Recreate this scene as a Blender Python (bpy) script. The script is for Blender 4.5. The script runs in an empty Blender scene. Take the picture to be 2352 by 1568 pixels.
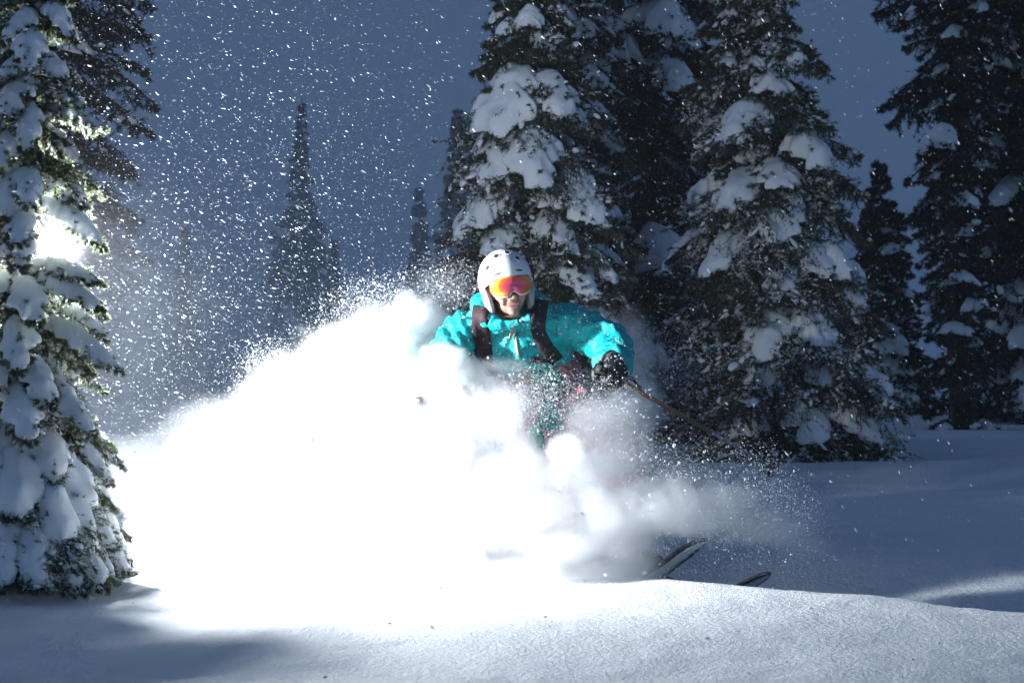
import bpy, bmesh, math, random
import numpy as np
from mathutils import Vector, Matrix, Quaternion
from mathutils.bvhtree import BVHTree

# ------------------------------------------------------------------ camera, sky, light
scene = bpy.context.scene
COL = scene.collection
R = math.radians
F = 5553.0                       # focal length in units of a 2352 px wide picture (85 mm lens)
CAM_Z = 0.92


def P(px, py, d):
    """world point for a spot measured in the picture, at its own distance d"""
    return Vector(((px - 1176) / F * d, d, CAM_Z + (784 - py) / F * d))


cam_data = bpy.data.cameras.new('camera')
cam = bpy.data.objects.new('camera', cam_data)
COL.objects.link(cam)
cam.location = (0, 0, CAM_Z)
cam.rotation_euler = (R(90), 0, 0)
cam_data.lens = 85
cam_data.sensor_width = 36
cam_data.clip_start = 0.1
cam_data.clip_end = 3000
cam_data.dof.use_dof = True
cam_data.dof.focus_distance = 9.7
cam_data.dof.aperture_fstop = 10
scene.camera = cam

SUN_EL, SUN_ROT = R(20), R(-65)
world = bpy.data.worlds.new('World')
scene.world = world
world.use_nodes = True
wn = world.node_tree.nodes
sky = wn.new('ShaderNodeTexSky')
sky.sky_type = 'NISHITA'
sky.sun_disc = False
sky.sun_elevation = SUN_EL
sky.sun_rotation = SUN_ROT
sky.altitude = 1800
sky.air_density = 1.0
sky.dust_density = 0.6
sky.ozone_density = 4.0
wn['Background'].inputs['Strength'].default_value = 0.076
world.node_tree.links.new(sky.outputs[0], wn['Background'].inputs['Color'])

sun_data = bpy.data.lights.new('sun', 'SUN')
sun_data.energy = 0.10           # dusk under snow cloud: next to nothing
sun_data.angle = R(12)
sun_data.color = (1.0, 0.97, 0.93)
sun = bpy.data.objects.new('sun', sun_data)
COL.objects.link(sun)
sun.rotation_euler = Vector((-math.sin(SUN_ROT) * math.cos(SUN_EL), -math.cos(SUN_ROT) * math.cos(SUN_EL), -math.sin(SUN_EL))).to_track_quat('-Z', 'Y').to_euler()

vs = scene.view_settings
vs.view_transform = 'Standard'
vs.look = 'None'
vs.gamma = 1
vs.use_curve_mapping = False
vs.exposure = 0.0
scene.render.engine = 'CYCLES'
cy = scene.cycles
cy.use_denoising = True
cy.max_bounces = 14
cy.diffuse_bounces = 3
cy.glossy_bounces = 2
cy.transmission_bounces = 3
cy.transparent_max_bounces = 8
cy.volume_bounces = 8
cy.volume_step_rate = 2.2
cy.volume_max_steps = 512
cy.use_adaptive_sampling = True
cy.adaptive_threshold = 0.06
cy.sample_clamp_indirect = 6
cy.caustics_reflective = False
cy.caustics_refractive = False

# ------------------------------------------------------------------ helpers
def lcg_noise(p, seed=0):
    """smooth value noise in 0..1 for an (n,3) array"""
    p = np.asarray(p, dtype=np.float64)
    i = np.floor(p).astype(np.int64)
    f = p - i
    f = f * f * (3 - 2 * f)
    out = np.zeros(len(p))
    for dx in (0, 1):
        wx = f[:, 0] if dx else 1 - f[:, 0]
        for dy in (0, 1):
            wy = f[:, 1] if dy else 1 - f[:, 1]
            for dz in (0, 1):
                wz = f[:, 2] if dz else 1 - f[:, 2]
                h = (i[:, 0] + dx) * 73856093 ^ (i[:, 1] + dy) * 19349663 ^ (i[:, 2] + dz) * 83492791 ^ (seed * 2654435 + 97)
                h = (h ^ (h >> 13)) * 1274126177 & 0x7fffffff
                h = (h ^ (h >> 11)) * 668265263 & 0x7fffffff
                h = (h ^ (h >> 15)) & 0xffff
                out += wx * wy * wz * (h / 65535.0)
    return out


def fbm(p, octaves=4, seed=0, gain=0.5):
    p = np.asarray(p, dtype=np.float64)
    a, s, t = 1.0, 0.0, 0.0
    for o in range(octaves):
        s = s + a * lcg_noise(p, seed + o * 17)
        t += a
        a *= gain
        p = p * 2.03 + 11.7
    return s / t


def mesh_np(name, verts, faces, smooth=False):
    """mesh from numpy arrays; faces (m,3) or (m,4)"""
    me = bpy.data.meshes.new(name)
    verts = np.ascontiguousarray(verts, dtype=np.float32)
    faces = np.ascontiguousarray(faces, dtype=np.int32)
    m, k = faces.shape
    me.vertices.add(len(verts))
    me.vertices.foreach_set('co', verts.ravel())
    me.loops.add(m * k)
    me.loops.foreach_set('vertex_index', faces.ravel())
    me.polygons.add(m)
    me.polygons.foreach_set('loop_start', np.arange(0, m * k, k, dtype=np.int32))
    me.polygons.foreach_set('use_smooth', np.full(m, smooth, dtype=bool))
    me.update(calc_edges=True)
    me.validate()
    return me


def link(name, me, mat=None, parent=None):
    o = bpy.data.objects.new(name, me)
    COL.objects.link(o)
    if mat is not None and me is not None:
        me.materials.clear()
        me.materials.append(mat)
    if parent is not None:
        o.parent = parent
    return o


def empty(name, loc=(0, 0, 0)):
    o = bpy.data.objects.new(name, None)
    o.empty_display_size = 0.1
    COL.objects.link(o)
    o.location = loc
    return o


def tag(o, label=None, cat=None, group=None, kind=None):
    for k, v in (('label', label), ('category', cat), ('group', group), ('kind', kind)):
        if v:
            o[k] = v
    return o


def tube(points, radii, sides=10, cap=True, flat=None):
    """verts, quads of a tube along points (list of Vector) with radii"""
    pts = [Vector(p) for p in points]
    n = len(pts)
    V, Q = [], []
    up = None
    for i, p in enumerate(pts):
        t = (pts[min(i + 1, n - 1)] - pts[max(i - 1, 0)]).normalized()
        if up is None:
            a = Vector((0, 0, 1)) if abs(t.z) < 0.9 else Vector((1, 0, 0))
            up = (a - t * a.dot(t)).normalized()
        else:
            up = (up - t * up.dot(t)).normalized()
        s = t.cross(up)
        for k in range(sides):
            a = 2 * math.pi * k / sides
            ru = radii[i] if not isinstance(radii[i], tuple) else radii[i][1]
            rs = radii[i] if not isinstance(radii[i], tuple) else radii[i][0]
            V.append(p + s * (math.cos(a) * rs) + up * (math.sin(a) * ru))
    for i in range(n - 1):
        for k in range(sides):
            k2 = (k + 1) % sides
            Q.append((i * sides + k, i * sides + k2, (i + 1) * sides + k2, (i + 1) * sides + k))
    if cap:
        for i0, p in ((0, pts[0]), ((n - 1) * sides, pts[-1])):
            c = len(V)
            V.append(p)
            for k in range(sides):
                k2 = (k + 1) % sides
                Q.append((i0 + k, i0 + k2, c, c) if i0 else (i0 + k2, i0 + k, c, c))
    return V, Q


def poly_mesh(name, V, Q, smooth=True):
    me = bpy.data.meshes.new(name)
    me.from_pydata([tuple(v) for v in V], [], [tuple(dict.fromkeys(q)) for q in Q])
    me.polygons.foreach_set('use_smooth', [smooth] * len(me.polygons))
    me.update()
    return me


# ------------------------------------------------------------------ materials
def new_mat(name):
    m = bpy.data.materials.new(name)
    m.use_nodes = True
    nt = m.node_tree
    return m, nt, nt.nodes['Principled BSDF']


def noise_node(nt, scale, detail=4, rough=0.55, coord='Object', dist=0.0, stretch=None):
    tc = nt.nodes.new('ShaderNodeTexCoord')
    n = nt.nodes.new('ShaderNodeTexNoise')
    n.inputs['Scale'].default_value = scale
    n.inputs['Detail'].default_value = detail
    n.inputs['Roughness'].default_value = rough
    n.inputs['Distortion'].default_value = dist
    if stretch:
        mp = nt.nodes.new('ShaderNodeMapping')
        mp.inputs['Scale'].default_value = stretch
        nt.links.new(tc.outputs[coord], mp.inputs[0])
        nt.links.new(mp.outputs[0], n.inputs['Vector'])
    else:
        nt.links.new(tc.outputs[coord], n.inputs['Vector'])
    return n


def ramp_node(nt, src, stops):
    r = nt.nodes.new('ShaderNodeValToRGB')
    els = r.color_ramp.elements
    while len(els) < len(stops):
        els.new(0.5)
    for e, (p, c) in zip(els, stops):
        e.position = p
        e.color = (c[0], c[1], c[2], 1) if len(c) == 3 else c
    nt.links.new(src, r.inputs[0])
    return r


def bump_node(nt, src, strength, dist, normal=None):
    b = nt.nodes.new('ShaderNodeBump')
    b.inputs['Strength'].default_value = strength
    b.inputs['Distance'].default_value = dist
    nt.links.new(src, b.inputs['Height'])
    if normal is not None:
        nt.links.new(normal, b.inputs['Normal'])
    return b


def simple_mat(name, col, rough=0.5, metal=0.0, var=0.25, vscale=30, bump=0.0, bscale=200, spec=0.5, coat=0.0):
    m, nt, b = new_mat(name)
    n = noise_node(nt, vscale)
    lo = tuple(c * (1 - var) for c in col)
    hi = tuple(min(1, c * (1 + var)) for c in col)
    r = ramp_node(nt, n.outputs['Fac'], [(0.3, lo), (0.7, hi)])
    nt.links.new(r.outputs[0], b.inputs['Base Color'])
    b.inputs['Roughness'].default_value = rough
    b.inputs['Metallic'].default_value = metal
    b.inputs['Specular IOR Level'].default_value = spec
    b.inputs['Coat Weight'].default_value = coat
    if bump:
        n2 = noise_node(nt, bscale, 6)
        bp = bump_node(nt, n2.outputs['Fac'], bump, 0.01)
        nt.links.new(bp.outputs[0], b.inputs['Normal'])
    return m


def snow_mat(name, grain_scale, grain, dist, sss=0.0, radius=0.02, drift=0.0, lump=None):
    m, nt, b = new_mat(name)
    n = noise_node(nt, 3.0, 5)
    r = ramp_node(nt, n.outputs['Fac'], [(0.25, (0.83, 0.86, 0.89)), (0.75, (0.90, 0.915, 0.93))])
    nt.links.new(r.outputs[0], b.inputs['Base Color'])
    b.inputs['Roughness'].default_value = 0.75
    b.inputs['Specular IOR Level'].default_value = 0.25
    n1 = noise_node(nt, grain_scale, 5, 0.7)
    bp = bump_node(nt, n1.outputs['Fac'], grain, dist)
    if lump:
        n2 = noise_node(nt, lump[0], 4, 0.6, stretch=lump[3] if len(lump) > 3 else None)
        bp = bump_node(nt, n2.outputs['Fac'], lump[1], lump[2], bp.outputs[0])
    nt.links.new(bp.outputs[0], b.inputs['Normal'])
    if sss:
        b.inputs['Subsurface Weight'].default_value = sss
        b.inputs['Subsurface Radius'].default_value = (1.0, 1.0, 1.0)
        b.inputs['Subsurface Scale'].default_value = radius
    return m


M = {}
M['ground'] = snow_mat('snow_ground', 230, 0.55, 0.010, lump=(55, 0.45, 0.035, (1.0, 0.7, 1.0)))
M['cap'] = snow_mat('snow_cap', 120, 0.5, 0.01)
M['cap_near'] = snow_mat('snow_cap_close', 170, 0.45, 0.01, sss=0.55, radius=0.035)
M['flake'] = snow_mat('snow_flake', 50, 0.0, 0.0)


def let_light_through(m, amount):
    nt = m.node_tree
    b = nt.nodes['Principled BSDF']
    tr = nt.nodes.new('ShaderNodeBsdfTranslucent')
    tr.inputs['Color'].default_value = (0.9, 0.92, 0.95, 1)
    ms = nt.nodes.new('ShaderNodeMixShader')
    ms.inputs[0].default_value = amount
    nt.links.new(b.outputs[0], ms.inputs[1])
    nt.links.new(tr.outputs[0], ms.inputs[2])
    nt.links.new(ms.outputs[0], nt.nodes['Material Output'].inputs['Surface'])


let_light_through(M['flake'], 0.5)
M['rime'] = snow_mat('needle_rime', 50, 0.0, 0.0)
let_light_through(M['rime'], 0.35)
M['bark'] = simple_mat('fir_bark', (0.055, 0.045, 0.038), 0.9, bump=0.8, bscale=60)


def needle_mat(name, dark, light, frost, amount, transl=0.35):
    m, nt, b = new_mat(name)
    n = noise_node(nt, 5.0, 5)
    r = ramp_node(nt, n.outputs['Fac'], [(0.3, dark), (0.7, light)])
    n2 = noise_node(nt, 26.0, 4)
    r2 = ramp_node(nt, n2.outputs['Fac'], [(0.62 - amount * 0.3, (0, 0, 0)), (0.78 - amount * 0.2, (1, 1, 1))])
    mx = nt.nodes.new('ShaderNodeMixRGB')
    nt.links.new(r2.outputs[0], mx.inputs['Fac'])
    nt.links.new(r.outputs[0], mx.inputs['Color1'])
    mx.inputs['Color2'].default_value = (*frost, 1)
    nt.links.new(mx.outputs[0], b.inputs['Base Color'])
    b.inputs['Roughness'].default_value = 0.6
    b.inputs['Specular IOR Level'].default_value = 0.3
    tr = nt.nodes.new('ShaderNodeBsdfTranslucent')
    nt.links.new(mx.outputs[0], tr.inputs['Color'])
    ms = nt.nodes.new('ShaderNodeMixShader')
    ms.inputs[0].default_value = transl
    nt.links.new(b.outputs[0], ms.inputs[1])
    nt.links.new(tr.outputs[0], ms.inputs[2])
    nt.links.new(ms.outputs[0], nt.nodes['Material Output'].inputs['Surface'])
    return m


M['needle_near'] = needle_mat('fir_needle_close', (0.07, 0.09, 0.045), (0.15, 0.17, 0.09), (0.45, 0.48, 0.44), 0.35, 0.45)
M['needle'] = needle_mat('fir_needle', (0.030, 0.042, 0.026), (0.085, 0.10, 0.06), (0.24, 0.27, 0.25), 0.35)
M['needle_shaded'] = needle_mat('fir_needle_shaded', (0.018, 0.024, 0.022), (0.04, 0.05, 0.042), (0.06, 0.075, 0.085), 0.0, 0.2)  # darker copy: shade of the unlit firs put into the needle colour


# ------------------------------------------------------------------ the ground
def ground_z(x, y):
    x = np.asarray(x, dtype=np.float64)
    y = np.asarray(y, dtype=np.float64)
    z = np.zeros(np.broadcast(x, y).shape)
    # near swell whose crest runs away to the turn, and the hollow behind it
    yc = 9.05 - 1.05 * (x - 0.53) + 0.10 * (x - 0.53) ** 2
    yc = np.where(x > 3.5, 9.05 - 1.05 * 2.97 + 0.1 * 2.97 ** 2, yc)
    t = y - yc
    fade = 1 / (1 + np.exp(-(x - 0.42) * 4.5))
    near = np.where(t < 0, np.exp(-(t / 1.9) ** 2), np.exp(-(t / 0.42) ** 2))
    fade = fade * (1 - 0.75 / (1 + np.exp(-(x - 1.75) * 3.5)))
    z += 0.066 * near * fade
    z -= 0.13 * np.exp(-((t - 1.0) / 0.66) ** 2) * fade * np.exp(-((x - 1.0) / 1.6) ** 2)
    # soft bank round the little fir
    z += 0.05 * np.exp(-(((x + 1.40) / 0.45) ** 2 + ((y - 9.1) / 0.5) ** 2))
    z += 0.09 * np.exp(-(((x + 0.9) / 0.9) ** 2 + ((y - 10.6) / 0.9) ** 2))
    # terrace edge under the big firs, low bank behind it
    z += 0.05 * np.exp(-((y - 17.3) / 1.0) ** 2) * (1 / (1 + np.exp(-(x - 0.6) * 3)))
    z += 0.06 * np.exp(-((y - 27.0) / 3.5) ** 2)
    # long rolling drifts
    q = np.stack([x.ravel() * 0.55, y.ravel() * 0.55, np.zeros(x.size)], 1)
    z += ((fbm(q, 3, 5) - 0.5) * 0.16).reshape(z.shape)
    q = np.stack([x.ravel() * 3.1, y.ravel() * 3.1, np.zeros(x.size)], 1)
    z += ((fbm(q, 3, 9) - 0.5) * 0.022).reshape(z.shape)
    # the mountainside behind
    h = np.clip(y - 75, 0, None)
    z += 0.62 * h * h / (h + 25)
    h2 = np.clip(np.abs(x) - 60, 0, None)
    z += 0.25 * h2 * np.clip(y / 60, 0, 1)
    return z


def gz(x, y):
    return float(ground_z(np.array([x]), np.array([y]))[0])


def build_ground():
    def axis(parts):
        a = [np.linspace(p, q, n, endpoint=False) for p, q, n in parts]
        return np.concatenate(a + [np.array([parts[-1][1]])])
    xs = axis([(-320, -40, 20), (-40, -6, 40), (-6, -3, 60), (-3, 3, 300), (3, 6, 60), (6, 40, 40), (40, 320, 20)])
    ys = axis([(-60, 2, 20), (2, 6, 40), (6, 13, 300), (13, 22, 120), (22, 45, 60), (45, 420, 60)])
    X, Y = np.meshgrid(xs, ys)
    Z = ground_z(X, Y)
    near = np.exp(-((np.clip(Y - 13, 0, None)) / 3) ** 2)
    q = np.stack([X.ravel() * 14, Y.ravel() * 9, np.zeros(X.size)], 1)
    Z += ((fbm(q, 3, 31) - 0.5) * 0.010).reshape(Z.shape) * near
    V = np.stack([X.ravel(), Y.ravel(), Z.ravel()], 1)
    nx, ny = len(xs), len(ys)
    i = (np.arange(ny - 1)[:, None] * nx + np.arange(nx - 1)[None, :]).ravel()
    Fq = np.stack([i, i + 1, i + nx + 1, i + nx], 1)
    o = link('ground', mesh_np('ground', V, Fq, True), M['ground'])
    tag(o, 'deep untracked powder snow rolling between the firs', 'snow', kind='structure')


build_ground()


# ------------------------------------------------------------------ firs
def needle_tris(A, B, per, length, width, rng, spread=0.9, droop=0.0):
    """flat needles on twigs A->B (n,3): triangles as vertex array (3m,3)"""
    n = len(A)
    A = np.repeat(A, per, 0)
    B = np.repeat(B, per, 0)
    t = rng.random((n * per, 1))
    base = A + (B - A) * t
    ax = B - A
    ln = np.linalg.norm(ax, axis=1, keepdims=True) + 1e-9
    ax = ax / ln
    rnd = rng.normal(size=(n * per, 3))
    rnd -= ax * (rnd * ax).sum(1, keepdims=True)
    rnd /= np.linalg.norm(rnd, axis=1, keepdims=True) + 1e-9
    d = ax * (0.75 + 0.3 * rng.random((n * per, 1))) + rnd * spread
    d[:, 2] -= droop
    d /= np.linalg.norm(d, axis=1, keepdims=True)
    L = length * (0.65 + 0.6 * rng.random((n * per, 1))) * (1.05 - 0.35 * t)
    side = np.cross(d, rng.normal(size=(n * per, 3)))
    side /= np.linalg.norm(side, axis=1, keepdims=True) + 1e-9
    w = width * (0.7 + 0.6 * rng.random((n * per, 1)))
    V = np.stack([base - side * w * 0.5, base + side * w * 0.5, base + d * L], 1)
    return V.reshape(-1, 3)


def branch_curve(root, az, L, rise, drop, K=9, curl=0.0):
    s = np.linspace(0, 1, K)
    dirx, diry = math.cos(az), math.sin(az)
    h = L * s
    v = L * (rise * s - drop * s ** 1.8)
    sx, sy = -diry, dirx
    off = curl * L * s * s
    return np.stack([root[0] + dirx * h + sx * off, root[1] + diry * h + sy * off, root[2] + v], 1)


def at_curve(c, s):
    s = np.clip(s, 0, 1) * (len(c) - 1)
    i = np.minimum(s.astype(int), len(c) - 2)
    f = (s - i)[:, None]
    return c[i] * (1 - f) + c[i + 1] * f


def twigs_for(c, L, rng, step, ratio, sub, sag=0.25):
    """side twigs of one branch: arrays A, B"""
    m = max(5, int(L / step))
    s = np.linspace(0.12, 0.99, m) + rng.normal(size=m) * 0.02
    s = np.clip(np.repeat(s, 2), 0.05, 1.0)
    sg = np.tile([1.0, -1.0], m)
    p = at_curve(c, s)
    tan = at_curve(c, s + 0.04) - at_curve(c, s - 0.04)
    tan /= np.linalg.norm(tan, axis=1, keepdims=True) + 1e-9
    side = np.stack([-tan[:, 1], tan[:, 0], np.zeros(len(s))], 1)
    side /= np.linalg.norm(side, axis=1, keepdims=True) + 1e-9
    l = L * ratio * np.sin(np.clip(s * 0.9 + 0.12, 0, 1) * math.pi) ** 0.7 * (0.65 + 0.6 * rng.random(len(s))) + 0.03
    ang = 0.75 + 0.35 * rng.random(len(s))
    d = tan * np.cos(ang)[:, None] + side * (np.sin(ang) * sg)[:, None]
    d[:, 2] -= sag + 0.3 * rng.random(len(s))
    d /= np.linalg.norm(d, axis=1, keepdims=True)
    A, B = [p], [p + d * l[:, None]]
    for k in range(sub):
        f = rng.random((len(s), 1)) * 0.8 + 0.1
        a = p + d * l[:, None] * f
        dd = d + rng.normal(size=d.shape) * 0.55
        dd[:, 2] -= sag
        dd /= np.linalg.norm(dd, axis=1, keepdims=True)
        A.append(a)
        B.append(a + dd * (l[:, None] * (1 - f * 0.6) * (0.4 + 0.3 * rng.random((len(s), 1)))))
    # the leading shoot
    A.append(c[:-1]); B.append(c[1:])
    return np.concatenate(A), np.concatenate(B)


def snow_pillow(c, w, h, s0, s1, rng, nt=26, nf=24, lobes=0.34, drape=0.5, shape=1.0, rough=0.5):
    """snow lying on a branch: closed lump following the curve c between s0 and s1"""
    t = np.linspace(0, 1, nt)
    ctr = at_curve(c, s0 + (s1 - s0) * t)
    tan = np.gradient(ctr, axis=0)
    tan /= np.linalg.norm(tan, axis=1, keepdims=True) + 1e-9
    side = np.stack([-tan[:, 1], tan[:, 0], np.zeros(nt)], 1)
    side /= np.linalg.norm(side, axis=1, keepdims=True) + 1e-9
    env = (np.sin(np.clip(t, 0, 1) ** shape * math.pi)) ** 0.45
    env[0] = env[-1] = 0.02
    ph = rng.random(4) * 6.28
    k1, k2 = rng.uniform(2.0, 4.0), rng.uniform(4.0, 7.0)
    phi = np.linspace(0, 2 * math.pi, nf, endpoint=False)
    cp, sp = np.cos(phi), np.sin(phi)
    V = np.zeros((nt, nf, 3))
    for j in range(nf):
        lob = 1 + lobes * (0.6 * np.sin(k1 * t * 6.28 + ph[0] + (2.0 if cp[j] > 0 else 0)) + 0.5 * np.sin(k2 * t * 6.28 + ph[1] + 3 * cp[j]))
        W = w * env * (1 + (lob - 1) * abs(cp[j]))
        T = h * env
        zz = np.where(sp[j] > 0, T * abs(sp[j]) ** 0.8, -0.30 * T * abs(sp[j])) - drape * W * cp[j] ** 2
        V[:, j] = ctr + side * (W * cp[j])[:, None] + np.array([0, 0, 1.0]) * (zz + h * 0.25 * env)[:, None]
    # fingers of snow running out along the twigs at the rim
    fing = fbm(np.stack([np.repeat(t, nf) * (s1 - s0) * 9, np.tile(np.sign(cp) * 3, nt), np.full(nt * nf, rng.random() * 90)], 1), 2, 6) - 0.45
    rim = np.tile(np.abs(cp) ** 3, nt)
    V = V.reshape(-1, 3)
    sd = np.repeat(side, nf, 0) * np.tile(np.sign(cp), nt)[:, None]
    V += sd * (fing * rim * w * 0.9)[:, None] * np.repeat(env, nf)[:, None]
    V[:, 2] -= np.clip(fing, 0, None) * rim * w * 0.5
    q = (V + rng.random(3) * 50) / max(w, 0.03)
    g = fbm(q * 1.3, 3, 3) - 0.5
    upw = np.tile(np.clip(sp, -0.2, 1), nt)
    V[:, 2] += g * h * rough * 1.6 * (0.4 + 0.6 * upw)
    V[:, 2] += (fbm(q * 4.2 + 5, 2, 13) - 0.5) * h * rough * 0.45
    V[:, 0] += (fbm(q * 1.6 + 9, 2, 7) - 0.5) * w * rough * 0.7
    V[:, 1] += (fbm(q * 1.6 + 19, 2, 8) - 0.5) * w * rough * 0.7
    i = np.arange(nt - 1)[:, None] * nf
    j = np.arange(nf)[None, :]
    j2 = (j + 1) % nf
    Q = np.stack([(i + j).ravel(), (i + nf + j).ravel(), (i + nf + j2).ravel(), (i + j2).ravel()], 1)
    return V, Q


ICO = None


def lumps_mesh(pts, sizes, rng, axis=None):
    """many small snow lumps as one mesh"""
    global ICO
    if ICO is None:
        bm = bmesh.new()
        bmesh.ops.create_icosphere(bm, subdivisions=2, radius=1)
        bm.verts.ensure_lookup_table()
        ICO = (np.array([v.co[:] for v in bm.verts]), np.array([[v.index for v in f.verts] for f in bm.faces]))
        bm.free()
    v, f = ICO
    n = len(pts)
    s = np.asarray(sizes)
    rad = fbm((v[None] * 1.7 + rng.random((n, 1, 3)) * 40).reshape(-1, 3), 2, 3).reshape(n, len(v), 1)
    V = v[None] * (0.45 + 1.1 * rad) * s[:, None, :]
    if axis is not None:
        ax = axis / (np.linalg.norm(axis, axis=1, keepdims=True) + 1e-9)
        sd = np.stack([-ax[:, 1], ax[:, 0], np.zeros(n)], 1)
        sd /= np.linalg.norm(sd, axis=1, keepdims=True) + 1e-9
        up = np.cross(ax, sd)
        V = V[:, :, 0:1] * ax[:, None] + V[:, :, 1:2] * sd[:, None] + V[:, :, 2:3] * up[:, None]
    V = V + pts[:, None, :]
    Fc = f[None] + (np.arange(n) * len(v))[:, None, None]
    return mesh_np('lumps', V.reshape(-1, 3), Fc.reshape(-1, 3), True)


def build_fir(name, px, d, H, profile, seed, label, dz=0.17, per_level=6, step=0.055, ratio=0.42, sub=3, per=22,
              nlen=0.045, nwid=0.008, mat='needle', cap_mat='cap', rime=4, cap_p=0.6, cap_w=0.16, cap_h=0.09, dust=900, lean=(0, 0),
              rise=(0.0, 0.25), drop=(0.35, 0.75), group=None, z_low=0.12, zmax=None, x=None, trunk_r=None, extra=None, avoid=None, tufts=9):
    rng = np.random.default_rng(seed)
    x = (px - 1176) / F * d if x is None else x
    base = np.array([x, d, gz(x, d) - 0.03])
    root = empty(name, base)
    tag(root, label, 'tree', group)
    r0 = trunk_r or 0.018 * H + 0.02
    K = 14
    tz = np.linspace(-0.15, H, K)
    wob = (fbm(np.stack([tz * 0.9, tz * 0 + seed, tz * 0], 1), 2, seed) - 0.5) * 0.12

    def trunk_at(z):
        return np.array([lean[0] * z + np.interp(z, tz, wob), lean[1] * z, z])
    TV, TQ = tube([Vector(trunk_at(z)) for z in tz], [max(0.006, r0 * (1 - max(z, 0) / H) ** 0.9) for z in tz], 10)
    TV = [np.array(v) for v in TV]
    curves = []
    z = z_low
    gold = rng.random() * 6.28
    while z < H * 0.985:
        n = per_level if z < H * 0.8 else max(4, per_level - 2)
        if zmax is not None and z > zmax:
            break
        for k in range(n):
            gold += 2.39996 + rng.normal() * 0.25
            zz = z + rng.uniform(-0.5, 0.5) * dz
            L = max(0.035, profile(zz) * rng.uniform(0.70, 1.15))
            u = zz / H
            rs = rng.uniform(*rise) + (0.5 if u > 0.85 else 0.0)
            dr = rng.uniform(*drop) * (1.05 - 0.35 * u)
            if dr * L - rs * L > zz * 0.95:
                dr = max(0.1, zz * 0.9 / L + rs)
            c = branch_curve(trunk_at(zz), gold % 6.28318, L, rs, dr, curl=rng.normal() * 0.1)
            if avoid is not None:
                w_ = c + base
                pp = np.stack([1176 + F * w_[:, 0] / w_[:, 1], 784 - F * (w_[:, 2] - CAM_Z) / w_[:, 1]], 1)
                if np.min(np.linalg.norm(pp - np.array(avoid), axis=1)) < 95:
                    continue
            curves.append((c, L, 1.0))
        z += dz * (1.0 - 0.35 * z / H)
    if extra:
        for (root_p, tip_p, arch, wide) in extra:
            a = np.array(root_p) - base
            b = np.array(tip_p) - base
            s = np.linspace(0, 1, 9)[:, None]
            c = a + (b - a) * s
            c[:, 2] += (arch * np.sin(np.linspace(0, 1, 9) * math.pi))
            curves.append((c, float(np.linalg.norm(b - a)), wide))
    A, B, ncap = [], [], 0
    dust_p, dust_s = [], []
    for c, L, wide in curves:
        a, b = twigs_for(c, L, rng, step, ratio * (wide if wide != 1.0 else 1.0), sub)
        A.append(a)
        B.append(b)
        tv, tq = tube([Vector(p) for p in c[::2]], [max(0.004, r0 * 0.16 * (1 - 0.8 * i / 4)) for i in range(5)], 5, False)
        off = len(TV)
        TV += [np.array(v) for v in tv]
        TQ += [tuple(q + off for q in f) for f in tq]
        big = wide != 1.0
        if big or rng.random() < cap_p:
            w = cap_w * min(1.3, L / 0.6) * rng.uniform(0.5, 1.2) if not big else wide * 0.105 * rng.uniform(0.9, 1.1)
            h = cap_h * min(1.25, L / 0.6) * rng.uniform(0.6, 1.4) if not big else wide * 0.075 * rng.uniform(0.85, 1.2)
            s0 = rng.uniform(0.15, 0.5) if not big else 0.06
            V, Q = snow_pillow(c, w, h, s0, min(1.0, s0 + rng.uniform(0.4, 0.6)) if not big else 0.99, rng, nt=34 if big else 26,
                               drape=rng.uniform(0.25, 0.45) if big else rng.uniform(0.35, 0.7))
            link('snow_cap', mesh_np('snow_cap', V, Q, True), M[cap_mat], root)
            nk = tufts if not big else tufts * 2
            if nk:                                   # twig ends that poke out through the snow
                k = rng.integers(0, len(V), nk)
                ctr = c[len(c) // 2]
                dr = V[k] - ctr
                dr /= np.linalg.norm(dr, axis=1, keepdims=True) + 1e-9
                dr = dr + (c[-1] - c[0]) / L * 0.9 + rng.normal(size=(nk, 3)) * 0.35
                dr /= np.linalg.norm(dr, axis=1, keepdims=True)
                ln = nlen * rng.uniform(0.9, 2.2, (nk, 1))
                A.append(V[k] - dr * ln * 0.5)
                B.append(V[k] + dr * ln * 0.6)
            ncap += 1
    A = np.concatenate(A)
    B = np.concatenate(B)
    V = needle_tris(A, B, per, nlen, nwid, rng, droop=0.15)
    crown = link('crown', mesh_np('crown', V, np.arange(len(V)).reshape(-1, 3)), M[mat], root)
    link('trunk', poly_mesh('trunk', TV, TQ), M['bark'], root)
    if dust:
        # rime on the twigs and small rolls of snow lying along them, in patches
        mid = (A + B) * 0.5
        pr = np.clip((fbm(mid * 4.5 + seed, 3, 19) - 0.44) * 6, 0.02, 1.0)
        pr /= pr.sum()
        k = rng.choice(len(A), dust, p=pr)
        ln = np.linalg.norm(B[k] - A[k], axis=1, keepdims=True)
        p = A[k] + (B[k] - A[k]) * rng.uniform(0.45, 0.8, (dust, 1))
        wd = np.exp(rng.normal(size=(dust, 1)) * 0.35) * cap_w * 0.10
        s = np.concatenate([np.minimum(ln * 0.28, wd * 2.4), wd * 1.1, wd * 0.7], 1)
        p[:, 2] += nlen * 0.25 + wd[:, 0] * 0.3
        o = link('snow_dusting', lumps_mesh(p, s, rng, B[k] - A[k]), M[cap_mat], root)
        o['kind'] = 'stuff'
        k = rng.choice(len(A), dust * rime, p=pr)
        up = np.array([0, 0, nlen * 0.18])
        Vr = needle_tris(A[k] + up, B[k] + up, max(6, per // 3), nlen * 0.9, nwid * 1.7, rng, droop=-0.35)
        o = link('rime', mesh_np('rime', Vr, np.arange(len(Vr)).reshape(-1, 3)), M['rime'], root)
        o['kind'] = 'stuff'
    return root


def cone(Rb, H, e=0.8, floor=0.0):
    return lambda z: Rb * max(0.0, 1 - z / H) ** e + floor


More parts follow.
